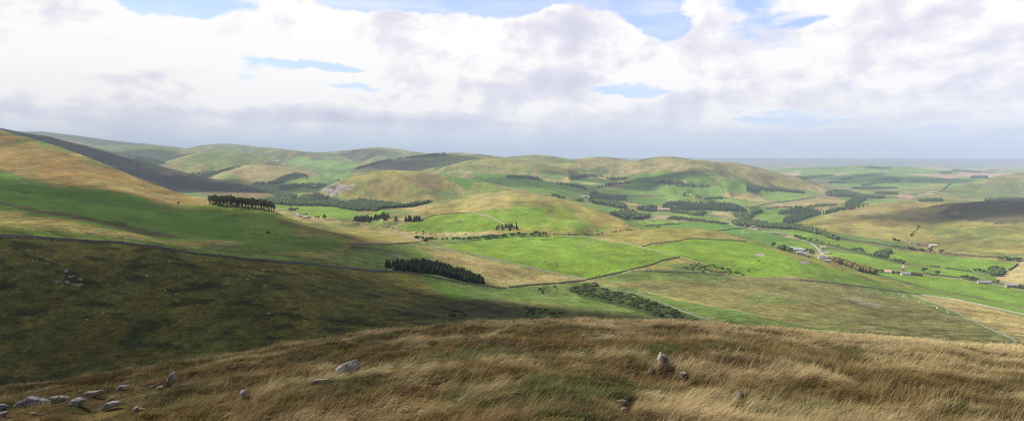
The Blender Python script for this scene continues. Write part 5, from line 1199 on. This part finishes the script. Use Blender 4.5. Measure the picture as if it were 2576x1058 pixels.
wall('8', [(900,372),(980,395),(1060,430),(1140,465),(1230,510),(1300,545),(1400,590),(1480,630)], 'low tumbled wall dividing brown moor from tan pasture', 1.0, .7, m_wall, 350, 1000, 2)
wall('4', [(450,360),(640,385),(560,412),(430,432)], 'roadside wall beyond the middle fields', 1.8, 1.4, m_wall, 2300, 4400, 5)
strip('3', [(630,787),(760,786),(930,785),(1000,800),(1120,822),(1250,845),(1380,875),(1500,905),(1640,940),(1770,970),(1900,1010),(2010,1035)], 'farm_track', 3.6, m_track, 800, 1500)
strip('4', [(0,658),(60,670),(120,685),(220,700),(300,715),(400,742),(480,765),(530,782),(565,805),(600,838),(625,865),(645,895)], 'road', 7.0, m_road, 1080, 2900)
strip('3', [(2150,655),(2200,680),(2260,700),(2351,716),(2362,720)], 'road', 7.0, m_road, 1500, 3000)
strip('3', [(1430,600),(1700,620),(1960,640),(2100,655),(2180,668)], 'road', 5.0, m_road, 1700, 3000)
strip('4', [(640,925),(730,945),(800,965),(900,990),(1000,1020)], 'road', 5.0, m_track, 960, 2200)
strip('i', [(900,297),(1000,318),(1200,340),(1500,372),(1560,392),(1700,415),(1850,445),(2100,470),(2280,510),(2440,545),(2576,570)], 'lane', 4.0, m_track, 900, 2200)
strip('i', [(563,140),(566,190),(572,245)], 'lane', 4.0, m_track, 950, 2200)
strip('4', [(110,482),(240,452),(330,442),(420,430),(500,425),(580,410),(640,388)], 'road', 8.0, m_road, 2200, 4600)
strip('4', [(650,545),(750,543),(880,544),(1000,548),(1130,558),(1260,572)], 'farm_track', 5.0, m_road, 1500, 2700)
strip('4', [(1270,745),(1320,760),(1350,777),(1400,785),(1440,797)], 'farm_track', 4.5, m_track, 1150, 2400)
strip('8', [(700,262),(900,322),(1050,350),(1200,380),(1350,410),(1514,444),(1700,482)], 'farm_track', 2.2, m_track, 700, 1500)
strip('8', [(0,470),(150,505),(350,545)], 'farm_track', 1.4, m_track, 350, 1000, 3)
strip('f', [(500,375),(800,400),(1000,425),(1250,460),(1400,500),(1600,520)], 'farm_track', 4, m_track, 1000, 2200)
strip('3', [(1660,640),(1700,655),(1750,677)], 'farm_track', 4, m_track, 1350, 2900)

def hedge(z, ln, label, h, w, d0, d1, step=1.6, name='hedge'):
    """a hedge: rounded leafy bank with a broken outline"""
    x, y = path_world(z, ln, d0, d1, step); rng = np.random.default_rng(len(label) + 5); n = len(x)
    tx, ty = np.gradient(x), np.gradient(y); L = np.hypot(tx, ty) + 1e-9; nx, ny = -ty / L, tx / L; lift = np.clip(1 + fbm(np.arange(n) / 5.0, np.zeros(n), 3, len(label)) * 1.3 + rng.normal(0, .12, n), .25, 1.8)
    V = []
    for a, b_ in ((-.5, -.1), (-.55, .5), (-.25, .95), (.1, 1.0), (.45, .6), (.5, -.1)):
        q = a * w * rng.uniform(.75, 1.3, n); X = x + nx * q + rng.normal(0, .15, n); Y = y + ny * q; V.append(np.stack([X, Y, groundv(X, Y) + b_ * h * lift * rng.uniform(.85, 1.15, n)], -1))
    m = 6; V = np.stack(V, 1).reshape(-1, 3); i = np.arange(n - 1)[:, None] * m
    Fq = np.concatenate([i + np.array([[k, k+1, k+m+1, k+m]]) for k in range(m - 1)]); o0 = V[0].copy()
    me = mesh_np('hedge', V - o0, Fq)
    tag(obj(name, me, m_gorse, loc=tuple(o0)), label, 'hedge', 'hedges between the valley fields')
hedge('j',[(510,460),(640,448),(800,440),(810,439)],'left half of the clipped hedge behind the knoll',2.8,3.2,1500,3200)
hedge('j',[(818,438),(940,430),(1065,424)],'right half of the clipped hedge behind the knoll',2.8,3.2,1500,3200)
hedge('j',[(1635,541),(1800,525),(2000,505),(2155,494)],'clipped hedge meeting the road near the white gabled cottage',2.8,3.2,1350,2900)
hedge('h',[(960,165),(1100,190),(1250,215),(1500,260),(1750,320),(2000,390),(2300,460),(2560,530)],'long dark overgrown hedge crossing the right valley fields',4.5,6,1050,2400)
hedge('i',[(0,5),(120,35),(240,60),(360,85),(480,110),(560,130)],'overgrown hedge continuing to the end of the farm lane',3.5,4.5,1000,2400)
hedge('i',[(1018,166),(1080,176),(1165,188)],'left piece of the broken hedge between two green fields',2.6,4,950,2200)
hedge('i',[(1260,203),(1370,214)],'second piece of the broken hedge between two green fields',2.6,4,950,2200)
hedge('i',[(1390,216),(1510,236)],'third piece of the broken hedge between two green fields',2.6,4,950,2200)
hedge('i',[(1530,238),(1590,243)],'fourth piece of the broken hedge between two green fields',2.6,4,950,2200)
hedge('i',[(1620,245),(1700,258)],'last piece of the broken hedge before the walled copse',2.6,4,950,2200)
hedge('4',[(780,750),(950,775),(1100,795),(1250,820),(1400,845),(1550,862)],'dark scrubby hedge under the tan hillside',3,7,1150,2400,3)
hedge('4',[(1680,880),(1850,892),(2000,905),(2130,915)],'thin hedge along the dry river bank',2.4,4,1050,2400,3)
hedge('3',[(2165,450),(2250,460),(2351,475)],'dark hedge right of the middle field wall',3,4,2300,4400,4)
hedge('3',[(1290,480),(1380,495),(1460,512)],'hedge below the dark conifers behind the knoll',3,4,2100,4000,4)
hedge('8',[(700,245),(760,252),(900,262),(960,268)],'garden hedge along the front of the white cottages',1.6,2,850,2000)
hedge('4',[(100,475),(240,450),(420,430),(580,408)],'dark hedge beside the curving road in mid valley',3,4,2200,4600,4)
# ------------------------------------------------------------------ houses, barns, animals, boulders
def pm(n, c, v=.12, r=.85): return simple_mat(n, c, v, .6, r)
WC = dict(white=pm('white_render', (.82, .80, .76)), cream=pm('cream_render', (.74, .69, .56)), pink=pm('pink_sandstone', (.56, .42, .36)), stone=pm('grey_stone', (.34, .31, .28)), tan=pm('tan_boards', (.42, .35, .26)), dark=pm('dark_boards', (.10, .10, .11)),
          slate=pm('slate', (.22, .215, .24), .2, .6), lilac=pm('old_slate', (.34, .32, .36), .15, .6), blue=pm('pale_sheet_roof', (.42, .48, .56), .1, .5), red=pm('pantile', (.42, .22, .16)), rose=pm('pale_pantile', (.50, .36, .32)), pale=pm('pale_roof', (.62, .60, .57), .1, .6))
m_glass = simple_mat('window_glass', (.035, .04, .05), .1, 1, .2); m_door = simple_mat('door_paint', (.10, .05, .035), .1, 1, .5)
def bxm(name, c, s, mat, parent):
    V = [(c[0]+a*s[0]/2, c[1]+b_*s[1]/2, c[2]+d*s[2]/2) for a in (-1, 1) for b_ in (-1, 1) for d in (-1, 1)]
    return obj(name, mesh_np(name, V, [(0,1,3,2),(4,6,7,5),(0,4,5,1),(2,3,7,6),(0,2,6,4),(1,5,7,3)]), mat, parent)
def house(z, p, Lpx, label, wall_='white', roof='slate', rot=0, wr=.45, eave=2.8, rise=2.4, chim=2, wins=4, cat='house', name='house', d0=850, d1=9000, hip=0, detail=True):
    px, py = zc(z, [p])[0]; x, y, zz = hit(px, py, d0, d1); L = Lpx * ZM[z][2] / F * y; W = max(4.5, L * wr) if L < 40 else L * wr
    e = bpy.data.objects.new(name, None); COL.objects.link(e); e.location = (x, y, zz - .3); e.rotation_euler.z = radians(rot) - math.atan(x / y) * 0; tag(e, label, cat)
    a, b_ = L / 2, W / 2; H_ = eave + .3; wm, rm = WC[wall_], WC[roof]; g = 0 if hip else 1
    V = [(-a,-b_,-1.5),(a,-b_,-1.5),(a,b_,-1.5),(-a,b_,-1.5),(-a,-b_,H_),(a,-b_,H_),(a,b_,H_),(-a,b_,H_),(-a,0,H_+rise*g),(a,0,H_+rise*g)]
    obj('wall', mesh_np('wall', V, [(0,1,5,4),(2,3,7,6),(1,2,6,9,5),(3,0,4,8,7),(0,3,2,1)]), wm, e)
    o, t_ = .35, .25; q = a + o - hip * b_; lo = H_ - o * rise / b_ + .03
    V = [(-a-o,-b_-o,lo),(a+o,-b_-o,lo),(a+o,b_+o,lo),(-a-o,b_+o,lo),(-q,0,H_+rise+.03),(q,0,H_+rise+.03)]
    V += [(v[0], v[1], v[2] + t_) for v in V]
    R_ = obj('roof', mesh_np('roof', V, [(6,7,11,10),(8,9,10,11),(7,8,11),(9,6,10),(0,1,7,6),(2,3,9,8),(1,2,8,7),(3,0,6,9),(1,0,4,5),(3,2,5,4),(2,1,5),(0,3,4)]), rm, e)
    if not detail: return e
    for k in range(chim):
        cx = (-a + .6) if k == 0 else (a - .6) if k == 1 else 0
        bxm('chimney', (cx * (1 - .35 * hip), 0, H_ + rise + .55), (.9, .7, 1.9), WC['stone'], R_)
    for k in range(wins):
        cx = -a + L * (k + .5) / wins; 
        if wins > 1 and k == wins // 2: bxm('door', (cx, -b_ - .01, .3 + 1.0), (1.0, .1, 2.1), m_door, e)
        else: bxm('window', (cx, -b_ - .01, .3 + 1.55), (1.1, .1, 1.2), m_glass, e)
        if eave > 4.2: bxm('window', (cx, -b_ - .01, .3 + 4.0), (1.0, .1, 1.1), m_glass, e)
    return e
house('f',(385,300),130,'white boarded farm shed at the left of the upper farm','cream','pale',-20,.5,3,1.6,0,0,'shed','farm_shed')
house('f',(530,350),150,'dark grey barn between the white shed and the pink farmhouse','dark','slate',-15,.6,3.4,2.6,0,1,'barn','barn')
house('f',(700,395),230,'pink farmhouse with white dormers in the upper valley','pink','rose',-12,.42,3.6,3.2,2,4)
house('f',(868,392),80,'small dark outbuilding right of the pink farmhouse','stone','slate',-12,.7,2.4,1.8,0,1,'outbuilding','outbuilding')
house('h',(560,330),130,'low grey-green shed behind the valley farm trees','tan','blue',-8,.4,3,1.2,0,0,'shed','farm_shed')
house('h',(705,385),175,'left of the two large sheds with pale blue roofs','tan','blue',-6,.6,5,1.8,0,1,'shed','farm_shed')
house('h',(825,395),140,'right of the two large sheds with pale blue roofs','dark','blue',-6,.6,4.2,1.6,0,1,'shed','farm_shed')
house('h',(770,480),160,'cream farmhouse with lilac slate roof below the blue-roofed sheds','cream','lilac',-22,.42,4.4,2.8,2,5)
house('h',(890,492),75,'small pinkish annex at the right of the cream farmhouse','pink','lilac',-22,.6,2.6,1.6,0,1,'outbuilding','outbuilding')
house('h',(1335,335),120,'pink house in the small field across the road bend','pink','rose',-15,.55,4.3,2.6,2,3)
house('h',(1335,412),105,'slate-roofed cottage behind the low white building','stone','lilac',20,.55,3,2.4,1,2)
house('h',(1410,455),110,'low white building beside the road','white','pale',-10,.4,2.6,1.4,0,2,'outbuilding','outbuilding')
house('h',(1500,458),70,'small grey outbuilding right of the low white building','stone','lilac',-10,.6,2.4,1.4,0,1,'outbuilding','outbuilding')
house('h',(1320,580),200,'big barn with a dark hipped slate roof at the road end','cream','slate',-6,.6,3.6,4,0,1,'barn','barn',hip=.7)
house('h',(1430,650),150,'roofless-looking grey steading at the edge of the slate barn','stone','lilac',-18,.3,2.2,1.0,1,3,'steading','steading')
house('i',(312,280),105,'gabled white cottage at the left of the lane','white','rose',-38,.42,3.4,2.6,1,3)
house('i',(607,312),140,'long white cottage with a lilac slate roof','white','lilac',-10,.34,3,2.6,2,5)
house('i',(1910,452),190,'long low bungalow with pinkish walls and grey roof','pink','lilac',-12,.26,2.7,2.0,1,5)
house('i',(2385,522),190,'two-storey grey stone house at the right edge','stone','lilac',-16,.34,5,2.6,2,4)
house('j',(805,210),195,'large pink hall standing in front of the tall conifers','pink','rose',-4,.4,6,4.5,3,6)
house('j',(750,212),60,'short wing at the left end of the pink hall','pink','red',60,.7,5,3,0,2,'house')
house('j',(1080,248),60,'pink cottage at the foot of the tall conifers','pink','rose',10,.6,4,3,2,2)
house('j',(1220,275),70,'left of three village cottages among the trees','pink','lilac',-10,.5,3.6,2.8,1,2)
house('j',(1290,285),60,'middle of three village cottages among the trees','stone','rose',15,.5,3.6,2.8,1,2)
house('j',(1355,278),60,'right of three village cottages among the trees','pink','lilac',-20,.5,3.6,2.8,1,2)
house('j',(2300,365),70,'brown house in the field beyond the bridge','pink','slate',10,.6,4,2.8,1,2)
house('j',(2140,468),50,'orange-walled cottage on the road by the bridge','red','rose',30,.7,3.4,2.8,1,2)
house('j',(2245,478),60,'pink cottage behind the orange-walled cottage','pink','lilac',-10,.6,3,2.2,1,2)
house('j',(2340,528),80,'white gabled cottage alone on the valley road','white','slate',70,.6,4.2,3.2,2,3)
house('4',(238,706),32,'left cottage of the roadside row above the long hedge','pink','lilac',-25,.5,3,2.4,1,3)
house('4',(268,713),26,'middle cottage of the roadside row above the long hedge','stone','rose',-25,.5,3,2.4,1,2)
house('4',(322,727),24,'white cottage at the right of the roadside row','white','slate',-25,.5,3,2.4,1,2)
house('4',(1455,810),46,'grey-walled barn at the left of the pink barns','stone','slate',-8,.4,3.6,2.4,0,2,'barn','barn')
house('4',(1508,812),60,'long red-roofed barn in the middle of the pink barns','pink','red',-4,.26,3,2.2,0,4,'barn','barn')
house('4',(1573,820),56,'pale-roofed barn at the right of the pink barns','pink','pale',-8,.5,3.6,2.6,0,3,'barn','barn')
house('4',(1390,786),24,'small white hut beside the track to the pink barns','white','pale',-5,.5,2.4,.5,0,1,'trailer','trailer')  # a white trailer, modelled as a small gabled box
house('3',(925,442),56,'left grey-roofed shed of the farm behind the knoll','dark','blue',-8,.5,4,2,0,0,'shed','farm_shed')
house('3',(968,450),50,'right grey-roofed shed of the farm behind the knoll','stone','blue',-8,.5,4,2,0,0,'shed','farm_shed')
house('4',(405,186),14,'left white building of the distant hilltop farm','white','pale',0,.5,6,3,0,0,detail=False)
house('4',(440,186),34,'long white building of the distant hilltop farm','white','pale',0,.4,6,3,0,0,detail=False)
house('4',(1325,272),38,'white farmhouse beyond the arable hamlet wood','white','pale',0,.4,6,4,0,0,detail=False)
house('4',(1162,286),16,'tiny white cottage under the arable hamlet wood','white','pale',0,.5,5,3,0,0,detail=False)
house('4',(1310,394),24,'white shed on the bare yard in mid valley','white','pale',0,.5,4,2,0,0,'shed','farm_shed',detail=False)
house('4',(1165,364),18,'left of the pair of white cottages in mid valley','white','slate',0,.5,4,3,0,0,detail=False)
house('4',(1218,364),18,'right of the pair of white cottages in mid valley','white','slate',0,.5,4,3,0,0,detail=False)
house('2',(595,466),26,'left pink house of the upper valley hamlet','pink','rose',0,.5,5,3,0,0,detail=False)
house('2',(648,470),26,'right pink house of the upper valley hamlet','pink','rose',0,.5,5,3,0,0,detail=False)
house('2',(508,468),20,'small pale house at the left of the upper hamlet','cream','lilac',0,.5,5,3,0,0,detail=False)
house('2',(295,245),26,'left pale shed of the remote farm under the far ridge','white','pale',0,.5,5,3,0,0,'shed','farm_shed',detail=False,d0=4000)
house('2',(330,248),30,'right pale shed of the remote farm under the far ridge','white','pale',0,.5,5,3,0,0,'shed','farm_shed',detail=False,d0=4000)
# animals
def beast(name, body, dark, horned=False):
    bm = bmesh.new(); g = [0]
    def ell(c, r, mi, seg=8):
        res = bmesh.ops.create_uvsphere(bm, u_segments=seg, v_segments=6, radius=1)
        for v in res['verts']: v.co = Vector((v.co.x * r[0] + c[0], v.co.y * r[1] + c[1], v.co.z * r[2] + c[2]))
        for f in {f for v in res['verts'] for f in v.link_faces}: f.material_index = mi; f.smooth = True
    if name == 'sheep':
        ell((0, 0, .62), (.56, .27, .29), 0, 10); ell((-.38, 0, .64), (.24, .24, .27), 0); ell((.50, 0, .80), (.20, .14, .17), 0); ell((.70, 0, .84), (.16, .085, .10), 1); ell((-.60, 0, .60), (.07, .05, .12), 0, 6)
        legs = [(.34, .15), (.34, -.15), (-.40, .15), (-.40, -.15)]; hl, rl = .5, .05
        ell((.66, .11, .90), (.035, .07, .03), 1, 6); ell((.66, -.11, .90), (.035, .07, .03), 1, 6)
    else:
        ell((0, 0, 1.05), (.95, .36, .42), 0, 10); ell((-.6, 0, 1.08), (.42, .35, .38), 0); ell((.78, 0, 1.15), (.40, .26, .34), 0); ell((1.12, 0, 1.22), (.22, .16, .22), 0); ell((1.34, 0, 1.12), (.24, .13, .14), 1)
        ell((1.22, .2, 1.3), (.04, .11, .05), 0, 6); ell((1.22, -.2, 1.3), (.04, .11, .05), 0, 6); ell((-1.02, 0, .85), (.04, .04, .36), 0, 6)
        legs = [(.62, .22), (.62, -.22), (-.70, .22), (-.70, -.22)]; hl, rl = .95, .085
    for lx, ly in legs:
        for z0, z1, r0, r1, dx in ((hl, hl * .5, rl * 1.5, rl, .03), (hl * .5, 0, rl, rl * .8, 0)):
            res = bmesh.ops.create_cone(bm, cap_ends=True, segments=6, radius1=r1, radius2=r0, depth=z0 - z1)
            for v in res['verts']: v.co += Vector((lx + dx * (1 if lx < 0 else -1), ly, (z0 + z1) / 2))
            for f in {f for v in res['verts'] for f in v.link_faces}: f.material_index = 1
    me = bpy.data.meshes.new(name); bm.to_mesh(me); bm.free(); me.materials.append(body); me.materials.append(dark); return me
sheep_me = [beast('sheep', simple_mat('fleece', (.70, .66, .56), .1, 5), simple_mat('sheep_face', (.50, .46, .40), .1, 5)), beast('sheep', bpy.data.materials['fleece'], simple_mat('black_face', (.04, .035, .03), .1, 5))]
cow_me = [beast('cow', simple_mat('black_hide', (.022, .018, .016), .3, 2), simple_mat('black_hide_muzzle', (.03, .025, .022), .1, 2)), beast('cow', simple_mat('brown_hide', (.075, .034, .016), .3, 2), simple_mat('brown_muzzle', (.10, .06, .04), .1, 2))]
RA = random.Random(8)
def animal(kind, x, y, label, group, sc=1.0, var=None):
    me = (sheep_me if kind == 'sheep' else cow_me)[var if var is not None else (0 if RA.random() < .7 else 1)]
    o = obj(kind, me); o.location = (x, y, ground(x, y) - .02); o.rotation_euler.z = RA.uniform(0, 6.28); s = sc * RA.uniform(.88, 1.12); o.scale = (s, s, s); tag(o, label, kind, group)
def herd(kind, z, pg, n, label, group, d0, d1, sc=1.3, cl=0, var=None):
    P_ = poly_pts(z, pg, n, d0, d1, RA, 2.2)
    for x, y in P_: animal(kind, x, y, label, group, sc, var)
herd('sheep','3',[(860,840),(900,805),(960,820),(1030,830),(1000,850),(960,880),(900,900),(850,890)],44,'white sheep of the dense flock high in the bright green field','dense flock high in the green field',800,1400,1.35)
herd('sheep','3',[(780,900),(860,850),(1000,830),(1150,860),(1140,940),(1100,985),(1000,990),(920,940),(800,910)],46,'white sheep spread thinly over the bright green field','sheep spread over the green field',700,1400,1.35)
for p, l in (((632,884), 'left of a pair of white sheep apart from the flock'), ((648,882), 'right of a pair of white sheep apart from the flock'), ((730,910), 'single white sheep well left of the flock'), ((1437,940), 'single white sheep far right of the flock near the track')):
    x, y, _ = hit(*zc('3', [p])[0], 700, 1400); animal('sheep', x, y, l, None, 1.35, 0)
herd('sheep','7',[(400,320),(430,310),(475,330),(470,345),(410,340)],10,'white sheep crowding the wall end above the ravine','sheep at the wall end',600,1100,1.35)
herd('sheep','7',[(0,240),(150,270),(400,325),(380,345),(100,360),(0,350)],34,'pale sheep scattered on the rough pasture under the wall','sheep on the rough pasture',560,1100,1.3)
herd('sheep','3',[(0,470),(80,410),(300,385),(500,460),(400,500),(150,540),(0,560)],40,'white sheep dotted on the tan top of the knoll','sheep on the knoll top',1400,2000,1.35)
herd('sheep','8',[(330,305),(600,325),(860,365),(900,400),(700,360),(450,345),(350,325)],22,'white sheep grazing along the wall on the brown moor','sheep along the moor wall',500,860,1.25)
herd('sheep','8',[(820,370),(880,378),(960,400),(1040,440),(1150,480),(1080,470),(950,420),(830,390)],26,'white sheep near the wall junction on the brown moor','sheep near the wall junction',450,860,1.25)
herd('sheep','7',[(1215,340),(1245,338),(1245,348),(1215,348)],4,'white sheep in the little group under the pale wall','little group under the pale wall',500,860,1.25)
for k, p in enumerate([(180,186),(200,190),(258,181),(274,186),(260,203),(827,195),(801,269),(814,336),(900,352),(961,371),(1080,430),(564,471),(477,511),(1105,545),(1163,358),(1349,291),(1362,270),(1092,186),(1130,186),(1253,192),(1330,218),(980,274),(922,193),(785,197),(1440,325)]):
    x, y, _ = hit(*zc('5', [p])[0], 240, 640)
    animal('sheep', x, y, 'white sheep scattered on the shaded hillside below the dark wall' if k > 4 else 'white sheep of the loose five at the left below the dark wall', 'sheep on the shaded hillside' if k > 4 else 'five sheep at the left', .9, 0)
for p in [(315,498),(328,548),(340,550),(48,320),(40,338),(128,368),(132,382)]:
    x, y, _ = hit(*zc('6', [p])[0], 240, 640); animal('sheep', x, y, 'white sheep on the middle of the shaded hillside', 'sheep on the middle hillside', .9, 0)
herd('cow','3',[(525,818),(560,808),(610,815),(590,826),(540,826)],14,'brown cow in the tight huddle by the stream trees','cattle huddled by the stream',800,1500,1.15,var=1)
for p, l in (((275,845), 'left of two dark cattle at the left of the green field'), ((288,848), 'right of two dark cattle at the left of the green field'), ((425,816), 'dark cow on its own below the stream trees'), ((470,818), 'dark cow just left of the brown huddle'), ((622,818), 'dark cow at the right of the brown huddle'),
             ((778,828), 'dark cow between the huddle and the flock'), ((458,868), 'dark cow below the huddle'), ((597,858), 'dark cow alone in mid field below the huddle'), ((364,972), 'lone dark cow low at the left of the green field'), ((572,1014), 'black cow low in the middle of the green field'), ((720,795), 'dark cow by the track near the stream')):
    x, y, _ = hit(*zc('3', [p])[0], 700, 1500); animal('cow', x, y, l, None, 1.15, 0)
for p, l in (((395,275), 'black cow right of the small white group near the lower wall'), ((404,300), 'black cow closest to the lower wall'), ((592,322), 'left of two black cows by the climbing wall'), ((608,318), 'right of two black cows by the climbing wall')):
    x, y, _ = hit(*zc('7', [p])[0], 600, 1200); animal('cow', x, y, l, None, 1.1, 0)
# boulders out on the hills
def boulder_me(seed):
    rng = np.random.default_rng(seed); bm = bmesh.new(); bmesh.ops.create_icosphere(bm, subdivisions=2, radius=1)
    for v in bm.verts:
        d = np.array(v.co); k = 1 + float(fbm(d[0] * 1.3 + seed, d[1] * 1.3 + d[2], 3, seed)) * .9
        v.co = Vector((d[0] * k, d[1] * k * .8, max(-.4, d[2] * k * .75)))
    me = bpy.data.meshes.new('boulder'); bm.to_mesh(me); bm.free(); me.materials.append(m_rockp); return me
BM = [boulder_me(s) for s in range(5)]
def boulders(z, P_, label, group, r=.9, d0=240, d1=1000):
    for p in P_:
        x, y, zz = hit(*zc(z, [p])[0], d0, d1); o = obj('boulder', RA.choice(BM)); o.location = (x, y, zz + .1); o.rotation_euler.z = RA.uniform(0, 6.28); s = r * RA.uniform(.6, 1.3); o.scale = (s * 1.3, s, s)
        tag(o, label, 'boulder', group)
boulders('5', [(350,234),(362,236),(366,246),(355,245),(378,272),(390,276),(402,268),(436,285),(443,290),(305,300),(314,304),(330,300),(345,312),(360,300),(372,306),(338,322),(412,318),(430,316),(445,312),(436,322),(420,325),(395,312)], 'whitish boulder of the outcrop on the shaded hillside', 'outcrop on the shaded hillside', .85, 240, 600)
boulders('6', [(80,233),(148,245),(120,292),(145,512)], 'grey boulder near the dark wall on the hillside', 'grey boulders near the dark wall', 1.1, 240, 700)
boulders('8', [(1065,478),(1078,480),(1090,484),(1100,486),(1112,488)], 'dark boulder in the line near the moor wall end', 'line of boulders on the moor', .55, 350, 900)
boulders('2', [(1920,772),(1935,770),(1950,774),(1942,780),(1928,780)], 'stone of the ruined fold in the bright green field', 'stones of the ruined fold', 2.2, 1200, 2000)
m_grass, t, b = new_mat('dry_grass')
at = t.n.new('ShaderNodeAttribute'); at.attribute_name = 'alb'
t.l.new(at.outputs['Color'], b.inputs['Base Color']); b.inputs['Roughness'].default_value = .6; b.inputs['Specular IOR Level'].default_value = .25
tl = t.n.new('ShaderNodeBsdfTranslucent'); t.l.new(at.outputs['Color'], tl.inputs['Color']); mx = t.n.new('ShaderNodeMixShader'); mx.inputs[0].default_value = .3
t.l.new(b.outputs[0], mx.inputs[1]); t.l.new(tl.outputs[0], mx.inputs[2]); t.l.new(mx.outputs[0], t.n['Material Output'].inputs['Surface'])
def grass(N, seed):
    rng = np.random.default_rng(seed)
    px = rng.uniform(-320, 2960, N); D = 3.2 * (50 / 3.2) ** rng.random(N)
    # gather into tussocks
    x = (px - CX) / F * D; y = D
    cs = np.where(rng.random(N) < .5, .38, .67)
    cx_ = np.floor(x / cs); cy_ = np.floor(y / cs)
    tx = (cx_ + 1.2 * _hash(cx_, cy_, 3) - .1) * cs; ty = (cy_ + 1.2 * _hash(cx_, cy_, 4) - .1) * cs
    pull = rng.random(N) ** .7 * .5
    x = x + (tx - x) * pull; y = y + (ty - y) * pull
    q = CX + x / y * F; keep = np.ones(N, bool)
    for a, b_, d0, d1, dc in ROCKFOOT: keep &= ~((q > a - 3) & (q < b_ + 3) & (y > d0) & (y < d1) & ((y > dc - .25) | (rng.random(N) < .9)))
    x, y, cx_, cy_ = x[keep], y[keep], cx_[keep], cy_[keep]; N = len(x)
    th = _hash(cx_, cy_, 9)
    z = fgz(x, y) - .03
    big = fbm(x / 4.2, y / 3.0, 3, 41); mid = fbm(x / 1.6, y / 1.1, 3, 43); gr = fbm(x / 2.7 + 9, y / 2.2, 3, 47); rd = fbm(x / 3.6 + 3, y / 2.5, 4, 49)
    q = CX + x / y * F
    pale = sst(big * .8 + mid * .7 + .24 * sst(q, 1000, 2400) + .20 * sst(y, 15, 26) + .16 * sst(y, 17, 27) * sst(q, 1100, 1800) - .16, -.05, .30)
    green = sst(gr + .12 * sst(y, 14, 7) + .07 * sst(q, 1700, 900), 0, .22) * (1 - pale * .8)
    red = sst(rd, .04, .26) * (1 - pale * .6)
    ln = (.15 + .09 * pale + .08 * th) * rng.uniform(.55, 1.15, N) * (1 - .25 * green) * (1 - .3 * sst(q, 600, 0))
    tall = rng.random(N) < .035; ln = np.where(tall, ln * 1.45, ln)
    ang = fbm(x / 2.5, y / 2.5, 2, 51) * 1.3 + rng.normal(0, .45, N) - .12       # blown to the right, a little unevenly
    lean = np.clip(rng.normal(.95, .28, N) + pale * .18, .1, 1.5)
    lean = np.where(tall, lean * .6, lean)
    wx, wy = np.cos(ang), np.sin(ang) * .8
    wd = (.0010 + .00062 * y) * rng.uniform(.6, 1.3, N) * (1 + .0 * pale)
    P_ = []
    cx0, cy0, cz0 = x, y, z; P_.append((cx0, cy0, cz0)); seg = ln / 3
    for k, f in enumerate((.35, .85, 1.25)):
        a = np.minimum(lean * f, 1.75)
        cx0 = cx0 + np.sin(a) * wx * seg; cy0 = cy0 + np.sin(a) * wy * seg; cz0 = cz0 + np.cos(a) * seg; P_.append((cx0, cy0, cz0))
    # ribbon side vector: across the wind, tilted at random
    yaw = rng.uniform(-1.0, 1.0, N); sx = -wy * np.cos(yaw); sy = wx * np.cos(yaw) ; sz = np.sin(yaw)
    V = np.empty((N, 8, 3), np.float32)
    for k, (a, b_, c_) in enumerate(P_):
        hw = wd * (.7, .8, .6, .12)[k] * .5 
        V[:, 2*k, 0] = a - sx * hw; V[:, 2*k, 1] = b_ - sy * hw; V[:, 2*k, 2] = c_ - sz * hw
        V[:, 2*k+1, 0] = a + sx * hw; V[:, 2*k+1, 1] = b_ + sy * hw; V[:, 2*k+1, 2] = c_ + sz * hw
    c = np.array((.198, .142, .045)) * (1 - pale[:, None]) + np.array((.53, .42, .225)) * pale[:, None]
    g = green[:, None]; c = c * (1 - g) + np.array((.088, .105, .022)) * g
    r = red[:, None] * .6; c = c * (1 - r) + np.array((.165, .085, .040)) * r
    c = c * (rng.uniform(.45, 1.0, N) ** 1.3 * 1.5)[:, None] * (1 + rng.normal(0, .06, (N, 3)))
    c = np.where(tall[:, None], c * .4 + np.array((.33, .26, .14)), c)
    C = np.empty((N, 8, 3), np.float32)
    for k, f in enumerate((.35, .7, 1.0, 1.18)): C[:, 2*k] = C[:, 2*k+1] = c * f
    i = np.arange(N, dtype=np.int64)[:, None] * 8
    Fq = np.concatenate([i + np.array([[0, 1, 3, 2]]), i + np.array([[2, 3, 5, 4]]), i + np.array([[4, 5, 7, 6]])])
    me = mesh_np('grass', V.reshape(-1, 3), Fq); add_col(me, np.clip(C, .005, .9))
    tag(obj('grass', me, m_grass), 'long wind-blown straw and russet grass on the near brow', 'grass', kind='stuff')
grass(860000, 5)
